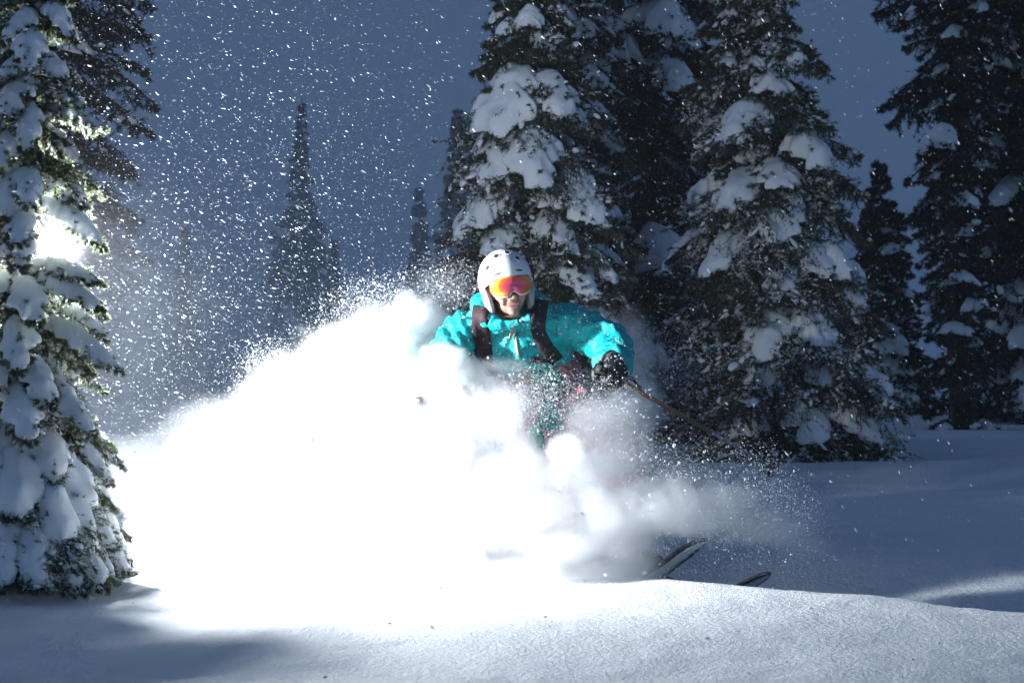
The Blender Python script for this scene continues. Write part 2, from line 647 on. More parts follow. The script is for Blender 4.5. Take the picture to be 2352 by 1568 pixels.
G_FAR = 'dark slender firs standing far back in the blowing snow'

# the little fir that hides the lamp; its drooping boughs are set out one by one
TX, TD = (62 - 1176) / F * 8.9, 8.9


def bough(rpx, rpy, tpx, tpy, dr, dt, arch, wide):
    return (P(rpx, rpy, dr), P(tpx, tpy, dt), arch, wide)


near_boughs = [
    bough(95, 30, 168, 85, 8.85, 8.80, 0.03, 0.60), bough(90, 45, 5, 95, 8.85, 8.75, 0.03, 0.56),
    bough(92, 140, 142, 180, 8.85, 8.75, 0.02, 0.48), bough(85, 150, 0, 180, 8.85, 8.7, 0.02, 0.48), bough(80, 90, 60, 160, 8.85, 8.6, 0.03, 0.48),
    bough(80, 250, 234, 290, 8.9, 8.85, 0.015, 0.24), bough(75, 190, 10, 260, 8.85, 8.65, 0.03, 0.56), bough(75, 250, 60, 350, 8.8, 8.6, 0.03, 0.44),
    bough(75, 290, 145, 380, 8.95, 9.05, 0.03, 0.60), bough(65, 330, -40, 400, 8.85, 8.65, 0.03, 0.64),
    bough(60, 420, 205, 515, 8.95, 9.1, 0.04, 0.80), bough(60, 420, 10, 500, 8.85, 8.6, 0.05, 0.64), bough(60, 400, 70, 470, 8.8, 8.55, 0.03, 0.48), bough(58, 470, 40, 560, 8.85, 8.5, 0.03, 0.40), bough(60, 520, 42, 615, 8.75, 8.45, 0.03, 0.40),
    bough(80, 462, 238, 566, 8.85, 8.7, 0.03, 0.50), bough(50, 606, 228, 648, 8.85, 8.62, 0.02, 0.40), bough(30, 540, -30, 620, 8.85, 8.6, 0.04, 0.56),
    bough(50, 640, 228, 705, 8.85, 8.6, 0.035, 0.48), bough(40, 640, -60, 720, 8.85, 8.55, 0.04, 0.56), bough(50, 650, 80, 740, 8.8, 8.5, 0.04, 0.48),
    bough(55, 720, 270, 848, 8.85, 8.6, 0.03, 0.48), bough(50, 780, 150, 900, 8.95, 9.05, 0.04, 0.64), bough(45, 740, 40, 850, 8.8, 8.45, 0.05, 0.56),
    bough(45, 780, -30, 900, 8.85, 8.5, 0.05, 0.64), bough(50, 830, 110, 930, 8.8, 8.45, 0.05, 0.48),
    bough(45, 880, 207, 990, 8.85, 8.5, 0.05, 0.60), bough(60, 840, 248, 1045, 8.95, 8.95, 0.05, 0.52),
    bough(60, 930, 254, 1105, 8.9, 8.75, 0.05, 0.44), bough(45, 900, 60, 1010, 8.8, 8.35, 0.06, 0.64), bough(50, 960, 130, 1110, 8.8, 8.45, 0.06, 0.66),
    bough(55, 980, 305, 1300, 8.95, 8.95, 0.09, 0.59), bough(50, 1000, 198, 1250, 8.85, 8.45, 0.10, 0.90),
    bough(40, 1080, 165, 1310, 8.8, 8.25, 0.10, 1.00), bough(50, 1130, 235, 1345, 8.85, 8.35, 0.06, 0.71), bough(60, 1100, 262, 1335, 8.9, 8.55, 0.07, 0.57),
    bough(55, 1090, 296, 1318, 8.9, 8.70, 0.08, 0.59), bough(40, 1050, 40, 1190, 8.8, 8.3, 0.07, 0.90), bough(40, 1150, 90, 1345, 8.8, 8.2, 0.08, 0.90),
    bough(40, 1150, 10, 1350, 8.8, 8.2, 0.08, 0.90), bough(40, 1080, -90, 1280, 8.8, 8.3, 0.08, 0.85), bough(45, 960, -60, 1130, 8.8, 8.4, 0.06, 0.85),
    bough(50, 1180, 180, 1355, 8.85, 8.3, 0.06, 0.66),
]
build_fir('fir_tree', 22, TD, 2.75, cone(0.46, 2.75, 0.9, 0.03), 3, 'young fir weighed down by thick snow, with a lamp glaring through its boughs',
          dz=0.14, per_level=7, step=0.024, ratio=0.31, sub=4, per=34, nlen=0.020, nwid=0.0028, mat='needle_near', cap_mat='cap_near',
          cap_p=0.40, cap_w=0.075, cap_h=0.055, dust=1500, lean=(0.05, 0), rise=(0.0, 0.2), drop=(0.5, 0.8), trunk_r=0.045, extra=near_boughs, avoid=(108, 560))

# pair of big snow laden firs and the dark ones between and beside them
build_fir('fir_tree', 1218, 17.0, 4.6, cone(1.0, 4.6, 0.9), 11, 'tall fir rising behind the skier, its limbs heaped with big smooth snow pillows',
          cap_p=0.42, cap_w=0.15, cap_h=0.11, per=26, dust=1000, rime=3, extra=[
              bough(1215, 190, 1130, 315, 17.0, 16.55, 0.10, 2.0), bough(1225, 200, 1300, 270, 17.0, 16.6, 0.08, 1.5), bough(1210, 320, 1115, 430, 17.0, 16.5, 0.12, 1.7),
              bough(1215, 330, 1235, 430, 17.0, 16.3, 0.12, 1.5), bough(1205, 470, 1042, 550, 17.0, 16.6, 0.14, 1.5), bough(1225, 480, 1390, 520, 17.0, 16.5, 0.10, 1.6),
              bough(1215, 540, 1310, 585, 17.0, 16.4, 0.08, 1.4), bough(1210, 620, 1370, 690, 17.0, 16.4, 0.12, 1.4), bough(1205, 540, 1115, 590, 17.0, 16.4, 0.08, 1.2)])
build_fir('fir_tree', 1815, 19.0, 4.7, cone(1.08, 4.7, 0.62), 23, 'broad frosted fir with snow on every tier, standing on the terrace beside the ski pole',
          cap_p=0.40, cap_w=0.14, cap_h=0.085, per=26, dust=1900, rime=5, lean=(-0.085, 0), ratio=0.46, extra=[
              bough(1780, 470, 1785, 560, 19.0, 18.3, 0.16, 1.75), bough(1750, 270, 1680, 330, 19.0, 18.4, 0.12, 1.4), bough(1800, 620, 1790, 690, 19.0, 18.2, 0.14, 1.45),
              bough(1800, 750, 1745, 830, 19.0, 18.1, 0.16, 1.7), bough(1810, 860, 1720, 935, 19.0, 18.1, 0.16, 1.7), bough(1810, 730, 1900, 800, 19.0, 18.2, 0.14, 1.45),
              bough(1810, 840, 1900, 890, 19.0, 18.2, 0.13, 1.3), bough(1820, 950, 1870, 1020, 19.0, 18.1, 0.15, 1.7), bough(1790, 600, 1910, 640, 19.0, 18.3, 0.12, 1.5),
              bough(1760, 430, 1660, 480, 19.0, 18.3, 0.10, 1.5), bough(1770, 560, 1610, 640, 19.0, 18.3, 0.12, 1.4), bough(1820, 940, 2030, 1030, 19.0, 18.3, 0.14, 1.5)])
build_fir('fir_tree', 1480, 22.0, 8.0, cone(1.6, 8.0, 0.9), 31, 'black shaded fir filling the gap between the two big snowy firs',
          cap_p=0.30, cap_w=0.22, cap_h=0.11, per=20, dust=900, dz=0.22, nlen=0.055, nwid=0.011, step=0.075, zmax=6.5, mat='needle_shaded', rime=1)
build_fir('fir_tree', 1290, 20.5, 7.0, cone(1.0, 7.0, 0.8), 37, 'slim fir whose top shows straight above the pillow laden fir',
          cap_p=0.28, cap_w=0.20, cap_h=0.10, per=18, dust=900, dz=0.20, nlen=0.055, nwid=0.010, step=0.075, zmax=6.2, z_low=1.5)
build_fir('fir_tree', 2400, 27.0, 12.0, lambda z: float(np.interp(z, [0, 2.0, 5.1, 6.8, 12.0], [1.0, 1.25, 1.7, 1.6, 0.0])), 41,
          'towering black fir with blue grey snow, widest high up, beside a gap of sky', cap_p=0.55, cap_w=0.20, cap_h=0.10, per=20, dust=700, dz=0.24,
          nlen=0.08, nwid=0.016, step=0.09, zmax=8.2, mat='needle_shaded', rime=1)
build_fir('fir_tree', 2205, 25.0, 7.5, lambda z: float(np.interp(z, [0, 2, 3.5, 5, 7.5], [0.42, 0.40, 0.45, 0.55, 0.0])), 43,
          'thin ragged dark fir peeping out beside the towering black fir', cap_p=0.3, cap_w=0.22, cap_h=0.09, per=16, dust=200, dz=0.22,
          nlen=0.06, nwid=0.012, step=0.08, zmax=6.5, mat='needle_shaded', rime=1, z_low=0.15)
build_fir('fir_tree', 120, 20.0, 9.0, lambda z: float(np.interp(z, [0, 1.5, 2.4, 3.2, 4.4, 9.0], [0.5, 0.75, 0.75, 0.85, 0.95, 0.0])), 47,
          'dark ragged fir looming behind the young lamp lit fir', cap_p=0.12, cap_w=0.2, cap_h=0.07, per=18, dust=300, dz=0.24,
          nlen=0.055, nwid=0.010, step=0.075, zmax=6.2, mat='needle_shaded', rime=1)
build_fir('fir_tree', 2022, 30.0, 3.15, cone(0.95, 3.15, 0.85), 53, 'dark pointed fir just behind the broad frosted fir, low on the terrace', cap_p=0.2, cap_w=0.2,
          cap_h=0.08, per=18, dust=250, dz=0.17, nlen=0.07, nwid=0.014, step=0.08, mat='needle_shaded', rime=1)
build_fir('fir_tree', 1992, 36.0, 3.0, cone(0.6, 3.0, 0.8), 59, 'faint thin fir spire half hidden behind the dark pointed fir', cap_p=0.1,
          per=14, dust=60, dz=0.20, nlen=0.08, nwid=0.016, step=0.10, sub=2, mat='needle_shaded', rime=1, group=G_FAR)
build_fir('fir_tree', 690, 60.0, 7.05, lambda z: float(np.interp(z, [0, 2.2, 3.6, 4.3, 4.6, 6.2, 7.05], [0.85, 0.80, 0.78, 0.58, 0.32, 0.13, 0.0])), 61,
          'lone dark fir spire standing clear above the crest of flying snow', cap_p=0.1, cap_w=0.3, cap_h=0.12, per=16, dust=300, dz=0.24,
          nlen=0.075, nwid=0.022, step=0.10, mat='needle_shaded', rime=1, group=G_FAR)
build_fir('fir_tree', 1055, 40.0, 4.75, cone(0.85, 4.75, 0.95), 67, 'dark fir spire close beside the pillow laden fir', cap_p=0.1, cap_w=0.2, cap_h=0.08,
          per=16, dust=150, dz=0.22, nlen=0.08, nwid=0.02, step=0.09, mat='needle_shaded', rime=1, group=G_FAR)
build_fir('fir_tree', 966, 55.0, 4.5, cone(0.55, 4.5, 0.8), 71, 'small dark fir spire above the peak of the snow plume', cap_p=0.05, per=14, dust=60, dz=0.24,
          nlen=0.10, nwid=0.024, step=0.11, sub=2, mat='needle_shaded', rime=1, group=G_FAR)
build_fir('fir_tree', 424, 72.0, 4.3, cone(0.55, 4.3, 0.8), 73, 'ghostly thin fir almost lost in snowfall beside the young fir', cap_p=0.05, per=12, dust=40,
          dz=0.30, nlen=0.12, nwid=0.03, step=0.14, sub=2, mat='needle_shaded', rime=1, group=G_FAR)
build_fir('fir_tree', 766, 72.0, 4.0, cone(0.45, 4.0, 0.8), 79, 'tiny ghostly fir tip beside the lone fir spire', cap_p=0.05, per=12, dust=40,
          dz=0.30, nlen=0.12, nwid=0.03, step=0.14, sub=2, mat='needle_shaded', rime=1, group=G_FAR)


# ------------------------------------------------------------------ the lamp behind the little fir
LAMP = P(110, 571, 9.42)


def build_lamp():
    root = empty('strobe_lamp', (LAMP.x, LAMP.y, gz(LAMP.x, LAMP.y)))
    tag(root, 'lit strobe lamp on a stand glaring through the young fir', 'lamp')
    o = Vector(root.location)
    metal = simple_mat('lamp_black', (0.02, 0.02, 0.022), 0.4)
    silver = simple_mat('lamp_silver', (0.7, 0.7, 0.7), 0.25, metal=1.0, var=0.05)
    aim = (Vector((0.6, 9.4, 0.9)) - LAMP).normalized()
    L = LAMP - o
    # the head behind the tube, the dish round it
    V, Q = tube([L - aim * 0.34, L - aim * 0.33, L - aim * 0.12, L - aim * 0.10], [0.05, 0.058, 0.058, 0.045], 20)
    link('head', poly_mesh('head', V, Q), metal, root)
    V, Q = tube([L - aim * 0.10, L - aim * 0.06, L - aim * 0.045], [0.05, 0.075, 0.088], 24, False)
    link('reflector', poly_mesh('reflector', V, Q), silver, root)
    bm = bmesh.new()
    bmesh.ops.create_uvsphere(bm, u_segments=20, v_segments=12, radius=0.024)
    me = bpy.data.meshes.new('flash_tube')
    bm.to_mesh(me)
    bm.free()
    em = bpy.data.materials.new('flash_tube_glow')
    em.use_nodes = True
    n = em.node_tree.nodes
    n.remove(n['Principled BSDF'])
    e = n.new('ShaderNodeEmission')
    e.inputs['Color'].default_value = (1, 0.98, 0.95, 1)
    e.inputs['Strength'].default_value = 60
    em.node_tree.links.new(e.outputs[0], n['Material Output'].inputs['Surface'])
    t = link('flash_tube', me, em, root)
    t.location = L
    V, Q = tube([L - aim * 0.22 + Vector((0, 0, -0.05)), Vector((L.x - aim.x * .22, L.y - aim.y * .22, 0.35)), Vector((L.x - aim.x * .22, L.y - aim.y * .22, -0.25))], [0.012, 0.012, 0.016], 10)
    link('stand', poly_mesh('stand', V, Q), metal, root)
    c = Vector((L.x - aim.x * .22, L.y - aim.y * .22, 0))
    for k in range(3):
        a = 0.4 + k * 2.094
        V, Q = tube([c + Vector((0, 0, 0.38)), c + Vector((math.cos(a) * 0.4, math.sin(a) * 0.4, -0.12))], [0.009, 0.009], 8)
        link('leg', poly_mesh('leg', V, Q), metal, root)
    # bare light spilling all round, and the beam the dish throws across the slope
    for kind, watt in (('POINT', LAMP_W[0]), ('SPOT', LAMP_W[1])):
        ld = bpy.data.lights.new('strobe_light', kind)
        ld.energy = watt
        ld.color = (0.92, 0.965, 1.0)
        ld.shadow_soft_size = 0.05
        lo = bpy.data.objects.new('strobe_light', ld)
        COL.objects.link(lo)
        lo.parent = root
        lo.location = L + aim * 0.06
        if kind == 'SPOT':
            ld.spot_size = R(150)
            ld.spot_blend = 0.6
            lo.rotation_euler = Vector((0.8, -0.55, -0.18)).to_track_quat('-Z', 'Y').to_euler()


LAMP_W = (540, 260)
build_lamp()


# ------------------------------------------------------------------ the skier
def voxel_join(name, parts, voxel, smooth=4, fold=None):
    """join closed shapes into one continuous skin"""
    V, Q = [], []
    for v, q in parts:
        off = len(V)
        V += [Vector(p) for p in v]
        Q += [tuple(i + off for i in f) for f in q]
    me = poly_mesh(name, V, Q)
    o = bpy.data.objects.new('tmp', me)
    COL.objects.link(o)
    r = o.modifiers.new('r', 'REMESH')
    r.mode = 'VOXEL'
    r.voxel_size = voxel
    s = o.modifiers.new('s', 'SMOOTH')
    s.factor = 0.5
    s.iterations = smooth
    dg = bpy.context.evaluated_depsgraph_get()
    out = bpy.data.meshes.new_from_object(o.evaluated_get(dg))
    bpy.data.objects.remove(o)
    bpy.data.meshes.remove(me)
    out.name = name
    if fold:
        n = len(out.vertices)
        co = np.empty(n * 3)
        nr = np.empty(n * 3)
        out.vertices.foreach_get('co', co)
        out.vertices.foreach_get('normal', nr)
        co = co.reshape(-1, 3)
        nr = nr.reshape(-1, 3)
        co = co + nr * fold(co)[:, None]
        out.vertices.foreach_set('co', co.ravel())
    out.polygons.foreach_set('use_smooth', [True] * len(out.polygons))
    out.update()
    return out


def ell(c, r, rot=None, seg=18, ring=12):
    V, Q = [], []
    c = Vector(c)
    for i in range(ring + 1):
        th = math.pi * i / ring
        for k in range(seg):
            a = 2 * math.pi * k / seg
            v = Vector((math.sin(th) * math.cos(a) * r[0], math.sin(th) * math.sin(a) * r[1], math.cos(th) * r[2]))
            if rot is not None:
                v = rot @ v
            V.append(c + v)
    for i in range(ring):
        for k in range(seg):
            k2 = (k + 1) % seg
            Q.append((i * seg + k, (i + 1) * seg + k, (i + 1) * seg + k2, i * seg + k2))
    return V, Q


def surface_patch(name, fn, nu, nv, thick=0.0, smooth=True):
    """sheet fn(u,v) for u,v in 0..1; with thickness it becomes a closed slab"""
    V, Q = [], []
    for i in range(nu):
        for j in range(nv):
            V.append(fn(i / (nu - 1), j / (nv - 1)))
    for i in range(nu - 1):
        for j in range(nv - 1):
            Q.append((i * nv + j, (i + 1) * nv + j, (i + 1) * nv + j + 1, i * nv + j + 1))
    me = poly_mesh(name, V, Q, smooth)
    return me


def solidify(o, t, off=-1.0):
    m = o.modifiers.new('thick', 'SOLIDIFY')
    m.thickness = t
    m.offset = off
    return o


def fabric_mat(name, col, rough=0.55, sheen=0.2, var=0.12):
    m, nt, b = new_mat(name)
    n = noise_node(nt, 9, 4)
    r = ramp_node(nt, n.outputs['Fac'], [(0.3, tuple(c * (1 - var) for c in col)), (0.7, tuple(min(1, c * (1 + var)) for c in col))])
    nt.links.new(r.outputs[0], b.inputs['Base Color'])
    b.inputs['Roughness'].default_value = rough
    b.inputs['Specular IOR Level'].default_value = 0.35
    w = noise_node(nt, 420, 3, 0.6)
    bp = bump_node(nt, w.outputs['Fac'], 0.25, 0.004)
    f = noise_node(nt, 14, 3, 0.5, dist=0.8)
    bp2 = bump_node(nt, f.outputs['Fac'], 0.5, 0.03, bp.outputs[0])
    nt.links.new(bp2.outputs[0], b.inputs['Normal'])
    return m


M['jacket'] = fabric_mat('teal_jacket', (0.004, 0.40, 0.42))
M['trousers'] = fabric_mat('rose_trousers', (0.50, 0.15, 0.18))
M['patch'] = fabric_mat('green_panel', (0.004, 0.30, 0.24))
M['strap'] = fabric_mat('dark_webbing', (0.035, 0.018, 0.022), 0.8)
M['glove'] = fabric_mat('black_leather', (0.012, 0.012, 0.014), 0.42)
M['helmet'] = simple_mat('helmet_shell', (0.72, 0.75, 0.78), 0.32, var=0.04, vscale=12, bump=0.03, bscale=160)
M['black'] = simple_mat('matt_black', (0.012, 0.012, 0.014), 0.7)
M['pad'] = fabric_mat('grey_ear_pad', (0.35, 0.36, 0.38), 0.9)
M['frame'] = simple_mat('goggle_frame', (0.55, 0.06, 0.04), 0.35, var=0.1)
M['white'] = simple_mat('white_plastic', (0.75, 0.76, 0.78), 0.4, var=0.05)
M['gstrap'] = fabric_mat('red_goggle_band', (0.14, 0.012, 0.02), 0.8)
M['teeth'] = simple_mat('teeth', (0.75, 0.70, 0.62), 0.3, var=0.05)
M['lip'] = simple_mat('lips', (0.42, 0.17, 0.14), 0.45, var=0.15)
M['cream'] = simple_mat('cream_zip', (0.42, 0.38, 0.29), 0.6)
M['gold'] = simple_mat('bronze_shaft', (0.30, 0.15, 0.045), 0.3, metal=0.6, var=0.3, vscale=18)
M['steel'] = simple_mat('grey_shaft', (0.22, 0.26, 0.33), 0.35, metal=0.6, var=0.2)
M['ski_rim'] = simple_mat('ski_dark', (0.02, 0.025, 0.035), 0.3)
M['ski_top'] = simple_mat('ski_pale', (0.38, 0.42, 0.48), 0.35, var=0.15, vscale=20)


def skin_material():
    m, nt, b = new_mat('weathered_skin')
    n = noise_node(nt, 60, 5)
    r = ramp_node(nt, n.outputs['Fac'], [(0.3, (0.33, 0.17, 0.125)), (0.7, (0.48, 0.28, 0.21))])
    # stubble on jaw and lip
    st = noise_node(nt, 900, 2)
    r2 = ramp_node(nt, st.outputs['Fac'], [(0.40, (0.10, 0.075, 0.06)), (0.60, (0.46, 0.30, 0.24))])
    tc = nt.nodes.new('ShaderNodeTexCoord')
    sx = nt.nodes.new('ShaderNodeSeparateXYZ')
    nt.links.new(tc.outputs['Object'], sx.inputs[0])
    mr = nt.nodes.new('ShaderNodeMapRange')
    mr.inputs['From Min'].default_value = -0.062
    mr.inputs['From Max'].default_value = -0.085
    mr.inputs['To Max'].default_value = 0.6
    nt.links.new(sx.outputs['Z'], mr.inputs['Value'])
    mx = nt.nodes.new('ShaderNodeMixRGB')
    nt.links.new(mr.outputs[0], mx.inputs['Fac'])
    nt.links.new(r.outputs[0], mx.inputs['Color1'])
    nt.links.new(r2.outputs[0], mx.inputs['Color2'])
    nt.links.new(mx.outputs[0], b.inputs['Base Color'])
    b.inputs['Roughness'].default_value = 0.5
    b.inputs['Subsurface Weight'].default_value = 0.08
    b.inputs['Subsurface Scale'].default_value = 0.004
    bp = bump_node(nt, n.outputs['Fac'], 0.3, 0.004)
    nt.links.new(bp.outputs[0], b.inputs['Normal'])
    return m


def lens_material():
    """mirror coating: magenta in the middle, orange and yellow towards the rim"""
    m, nt, b = new_mat('mirror_lens')
    tc = nt.nodes.new('ShaderNodeTexCoord')
    mp = nt.nodes.new('ShaderNodeMapping')
    mp.inputs['Location'].default_value = (-0.08, 0, 0.14)
    mp.inputs['Scale'].default_value = (11.0, 0.0, 17.0)
    nt.links.new(tc.outputs['Object'], mp.inputs[0])
    ln = nt.nodes.new('ShaderNodeVectorMath')
    ln.operation = 'LENGTH'
    nt.links.new(mp.outputs[0], ln.inputs[0])
    n = noise_node(nt, 18, 3)
    ad = nt.nodes.new('ShaderNodeMath')
    ad.operation = 'MULTIPLY_ADD'
    nt.links.new(n.outputs['Fac'], ad.inputs[0])
    ad.inputs[1].default_value = 0.35
    nt.links.new(ln.outputs['Value'], ad.inputs[2])
    r = ramp_node(nt, ad.outputs[0], [(0.25, (0.48, 0.06, 0.22)), (0.62, (0.72, 0.06, 0.10)), (0.85, (0.85, 0.16, 0.02)), (1.0, (0.80, 0.42, 0.04))])
    nt.links.new(r.outputs[0], b.inputs['Base Color'])
    b.inputs['Metallic'].default_value = 0.35
    b.inputs['Roughness'].default_value = 0.16
    b.inputs['Coat Weight'].default_value = 0.6
    b.inputs['Coat Roughness'].default_value = 0.05
    return m


M['skin'] = skin_material()
M['lens'] = lens_material()

HEAD = Matrix.Translation(P(1163, 650, 9.93)) @ Matrix.Rotation(R(12), 4, 'Z') @ Matrix.Rotation(R(-9), 4, 'Y') @ Matrix.Rotation(R(4), 4, 'X')


def build_person():
    body_parts = [
        ell((0, 0.01, 0.02), (0.078, 0.098, 0.10)), ell((0, -0.045, -0.03), (0.065, 0.05, 0.07)), ell((0, -0.03, -0.083), (0.055, 0.055, 0.046)),
        ell((0, -0.070, -0.115), (0.025, 0.020, 0.018)), ell((0, -0.092, -0.026), (0.0125, 0.015, 0.03)), ell((0, -0.107, -0.051), (0.0155, 0.0165, 0.013)),
        ell((0, -0.084, -0.074), (0.030, 0.014, 0.012)), ell((0, -0.080, -0.101), (0.024, 0.014, 0.010)),
    ]
    for s in (-1, 1):
        body_parts += [ell((s * 0.042, -0.064, -0.044), (0.027, 0.025, 0.023)), ell((s * 0.037, -0.074, -0.063), (0.019, 0.016, 0.020)),
                       ell((s * 0.013, -0.098, -0.055), (0.010, 0.011, 0.009)), ell((s * 0.079, 0.01, -0.015), (0.012, 0.02, 0.032)),
                       ell((s * 0.032, -0.088, 0.005), (0.015, 0.012, 0.013))]
    Hi = HEAD.inverted()

    def loc(pt):
        return Hi @ pt
    body_parts.append(tube([Vector((0, 0.01, -0.05)), Vector((0, 0.025, -0.12)), loc(P(1180, 760, 10.08)), loc(P(1205, 820, 10.12)), loc(P(1245, 915, 10.2))],
                           [0.05, 0.056, 0.11, 0.11, 0.12], 16))
    # arms and legs inside the clothes
    body_parts.append(tube([loc(p) for p in (P(1200, 760, 10.07), P(1330, 754, 10.05), P(1425, 803, 9.92), P(1408, 836, 9.68))], [0.06, 0.055, 0.045, 0.035], 12))
    body_parts.append(tube([loc(p) for p in (P(1160, 760, 10.07), P(1050, 775, 10.0), P(990, 885, 9.82), P(972, 928, 9.7))], [0.06, 0.055, 0.045, 0.035], 12))
    body_parts.append(tube([loc(p) for p in (P(1240, 910, 10.2), P(1240, 1000, 9.82), P(1262, 1130, 9.85), P(1275, 1225, 9.95))], [0.08, 0.07, 0.055, 0.045], 12))
    body_parts.append(tube([loc(p) for p in (P(1250, 910, 10.2), P(1405, 1005, 9.80), P(1425, 1120, 9.85), P(1440, 1225, 9.95))], [0.08, 0.07, 0.055, 0.045], 12))
    me = voxel_join('person', body_parts, 0.0042, 3)
    person = link('person', me, M['skin'])
    person.matrix_world = HEAD
    tag(person, 'smiling skier in teal jacket, white helmet and orange goggles, bursting through flying powder', 'person')

    def child(name, me, mat, parent=person, local=False):
        """meshes given in world space unless local to the head"""
        o = link(name, me, mat)
        o.parent = parent
        if not local and parent is person:      # clothes are given in world space, so their own parts need no shift
            o.matrix_parent_inverse = HEAD.inverted()
        return o

    # --- face details, head space
    def mouth_z(x):
        return -0.0885 + 8.0 * x * x + 0.06 * x
    def lip(dz, r0, y0):
        pts, rad = [], []
        for i in range(13):
            x = -0.031 + 0.062 * i / 12
            k = 1 - (x / 0.0325) ** 2
            pts.append(Vector((x, y0 + 9 * x * x, mouth_z(x) + dz * k)))
            rad.append(0.0012 + r0 * k)
        return tube(pts, rad, 8)
    V, Q = lip(0.0075, 0.0026, -0.1015)
    child('lip', poly_mesh('lip', V, Q), M['lip'], local=True)
    V, Q = lip(-0.0085, 0.0036, -0.0995)
    child('lip', poly_mesh('lip', V, Q), M['lip'], local=True)

    def mouth_patch(u, v):
        x = -0.030 + 0.06 * u
        k = 1 - (x / 0.032) ** 2
        return Vector((x, -0.0990 + 9 * x * x, mouth_z(x) + (-0.0085 + 0.0160 * v) * k))
    child('mouth', surface_patch('mouth', mouth_patch, 13, 5), simple_mat('mouth_shade', (0.06, 0.015, 0.012), 0.4), local=True)  # dark patch over the skin; shade of the open mouth put into its colour

    def teeth(u, v):
        x = -0.024 + 0.048 * u
        k = 1 - (x / 0.028) ** 2
        return Vector((x, -0.1003 + 9 * x * x, mouth_z(x) + (0.0005 + 0.0055 * v) * k))
    solidify(child('teeth', surface_patch('teeth', teeth, 15, 4), M['teeth'], local=True), 0.002)

    # --- helmet
    def helmet_pt(th, v, grow=0.0):
        """th: azimuth, 0 = forward; v: 0 brim, 1 crown"""
        f = math.cos(th)
        brim = 0.030 * max(0, f) ** 0.7 - 0.030 * (1 - abs(f)) - 0.075 * max(0, -f)
        lo = math.asin(max(-0.9, min(0.9, (brim - 0.012) / 0.128)))
        el = lo + (math.pi / 2 - lo) * v
        rx, ry, rz = 0.112 + grow, 0.133 + grow, 0.128 + grow
        return Vector((math.sin(th) * math.cos(el) * rx, 0.012 - f * math.cos(el) * ry, 0.012 + math.sin(el) * rz))
    NU, NV = 64, 24
    V = [helmet_pt(2 * math.pi * i / NU, j / NV) for i in range(NU) for j in range(NV)] + [helmet_pt(0, 1)]
    Q = []
    for i in range(NU):
        i2 = (i + 1) % NU
        for j in range(NV - 1):
            Q.append((i * NV + j, i2 * NV + j, i2 * NV + j + 1, i * NV + j + 1))
        Q.append((i * NV + NV - 1, i2 * NV + NV - 1, NU * NV, NU * NV))
    helmet = child('helmet', poly_mesh('helmet', V, Q), M['helmet'], local=True)
    solidify(helmet, 0.012, -1)
    bv = helmet.modifiers.new('edge', 'BEVEL')
    bv.width = 0.003
    bv.segments = 2
    bv.limit_method = 'ANGLE'

    def vent(th, v, du, dv, diamond=True, slot=False):  # helmet vents as black plugs, the shade of the openings put into colour
        outline = []
        n = 4 if diamond else 14
        for k in range(n):
            a = 2 * math.pi * k / n + (0.35 if diamond else 0)
            outline.append((th + du * math.cos(a), v + dv * math.sin(a)))
        top = [helmet_pt(a, b, 0.0008) for a, b in outline]
        bot = [helmet_pt(a, b, -0.004) for a, b in outline]
        c = helmet_pt(th, v, 0.0002)
        m = len(top)
        V = top + bot + [c]
        Q = [(i, (i + 1) % m, m + (i + 1) % m, m + i) for i in range(m)] + [((i + 1) % m, i, 2 * m, 2 * m) for i in range(m)]
        o = child('vent', poly_mesh('vent', V, Q, False), M['black'], helmet, local=True)
        if diamond:                      # moulded lip round the black plug
            rim = [helmet_pt(th + du * 1.25 * math.cos(2 * math.pi * k / 24 + 0.35) * (0.75 + 0.25 * abs(math.cos(4 * math.pi * k / 24))),
                             v + dv * 1.25 * math.sin(2 * math.pi * k / 24 + 0.35) * (0.75 + 0.25 * abs(math.cos(4 * math.pi * k / 24))), 0.0006) for k in range(25)]
            V, Q = tube(rim, [0.0016] * 25, 6, False)
            child('vent_rim', poly_mesh('vent_rim', V, Q), M['helmet'], helmet, local=True)
    vent(-0.62, 0.62, 0.22, 0.075)
    vent(-0.98, 0.36, 0.13, 0.065)
    vent(-1.25, 0.56, 0.09, 0.035)
    vent(0.25, 0.68, 0.22, 0.065)
    vent(0.60, 0.46, 0.14, 0.065)
    vent(0.9, 0.68, 0.12, 0.04)
    vent(-0.50, 0.14, 0.17, 0.020, False)
    vent(0.36, 0.14, 0.17, 0.020, False)
    for th0, th1 in ((-1.15, -1.02), (1.0, 1.15)):
        vent((th0 + th1) / 2, 0.06, 0.06, 0.02, False)
    for s in (-1, 1):
        rot = Matrix.Rotation(s * R(10), 3, 'Y') @ Matrix.Rotation(R(-12), 3, 'X')
        V, Q = ell((s * 0.090, -0.012, -0.060), (0.018, 0.042, 0.068), rot)
        child('ear_pad', poly_mesh('ear_pad', V, Q), M['pad'], helmet, local=True)
    pts = [Vector((-0.085, -0.02, -0.11)), Vector((-0.06, -0.045, -0.135)), Vector((0, -0.055, -0.142)), Vector((0.06, -0.045, -0.135)), Vector((0.085, -0.02, -0.11))]
    V, Q = tube(pts, [(0.004, 0.010)] * 5, 8)
    child('chin_strap', poly_mesh('chin_strap', V, Q), simple_mat('tan_webbing', (0.28, 0.17, 0.11), 0.8), helmet, local=True)

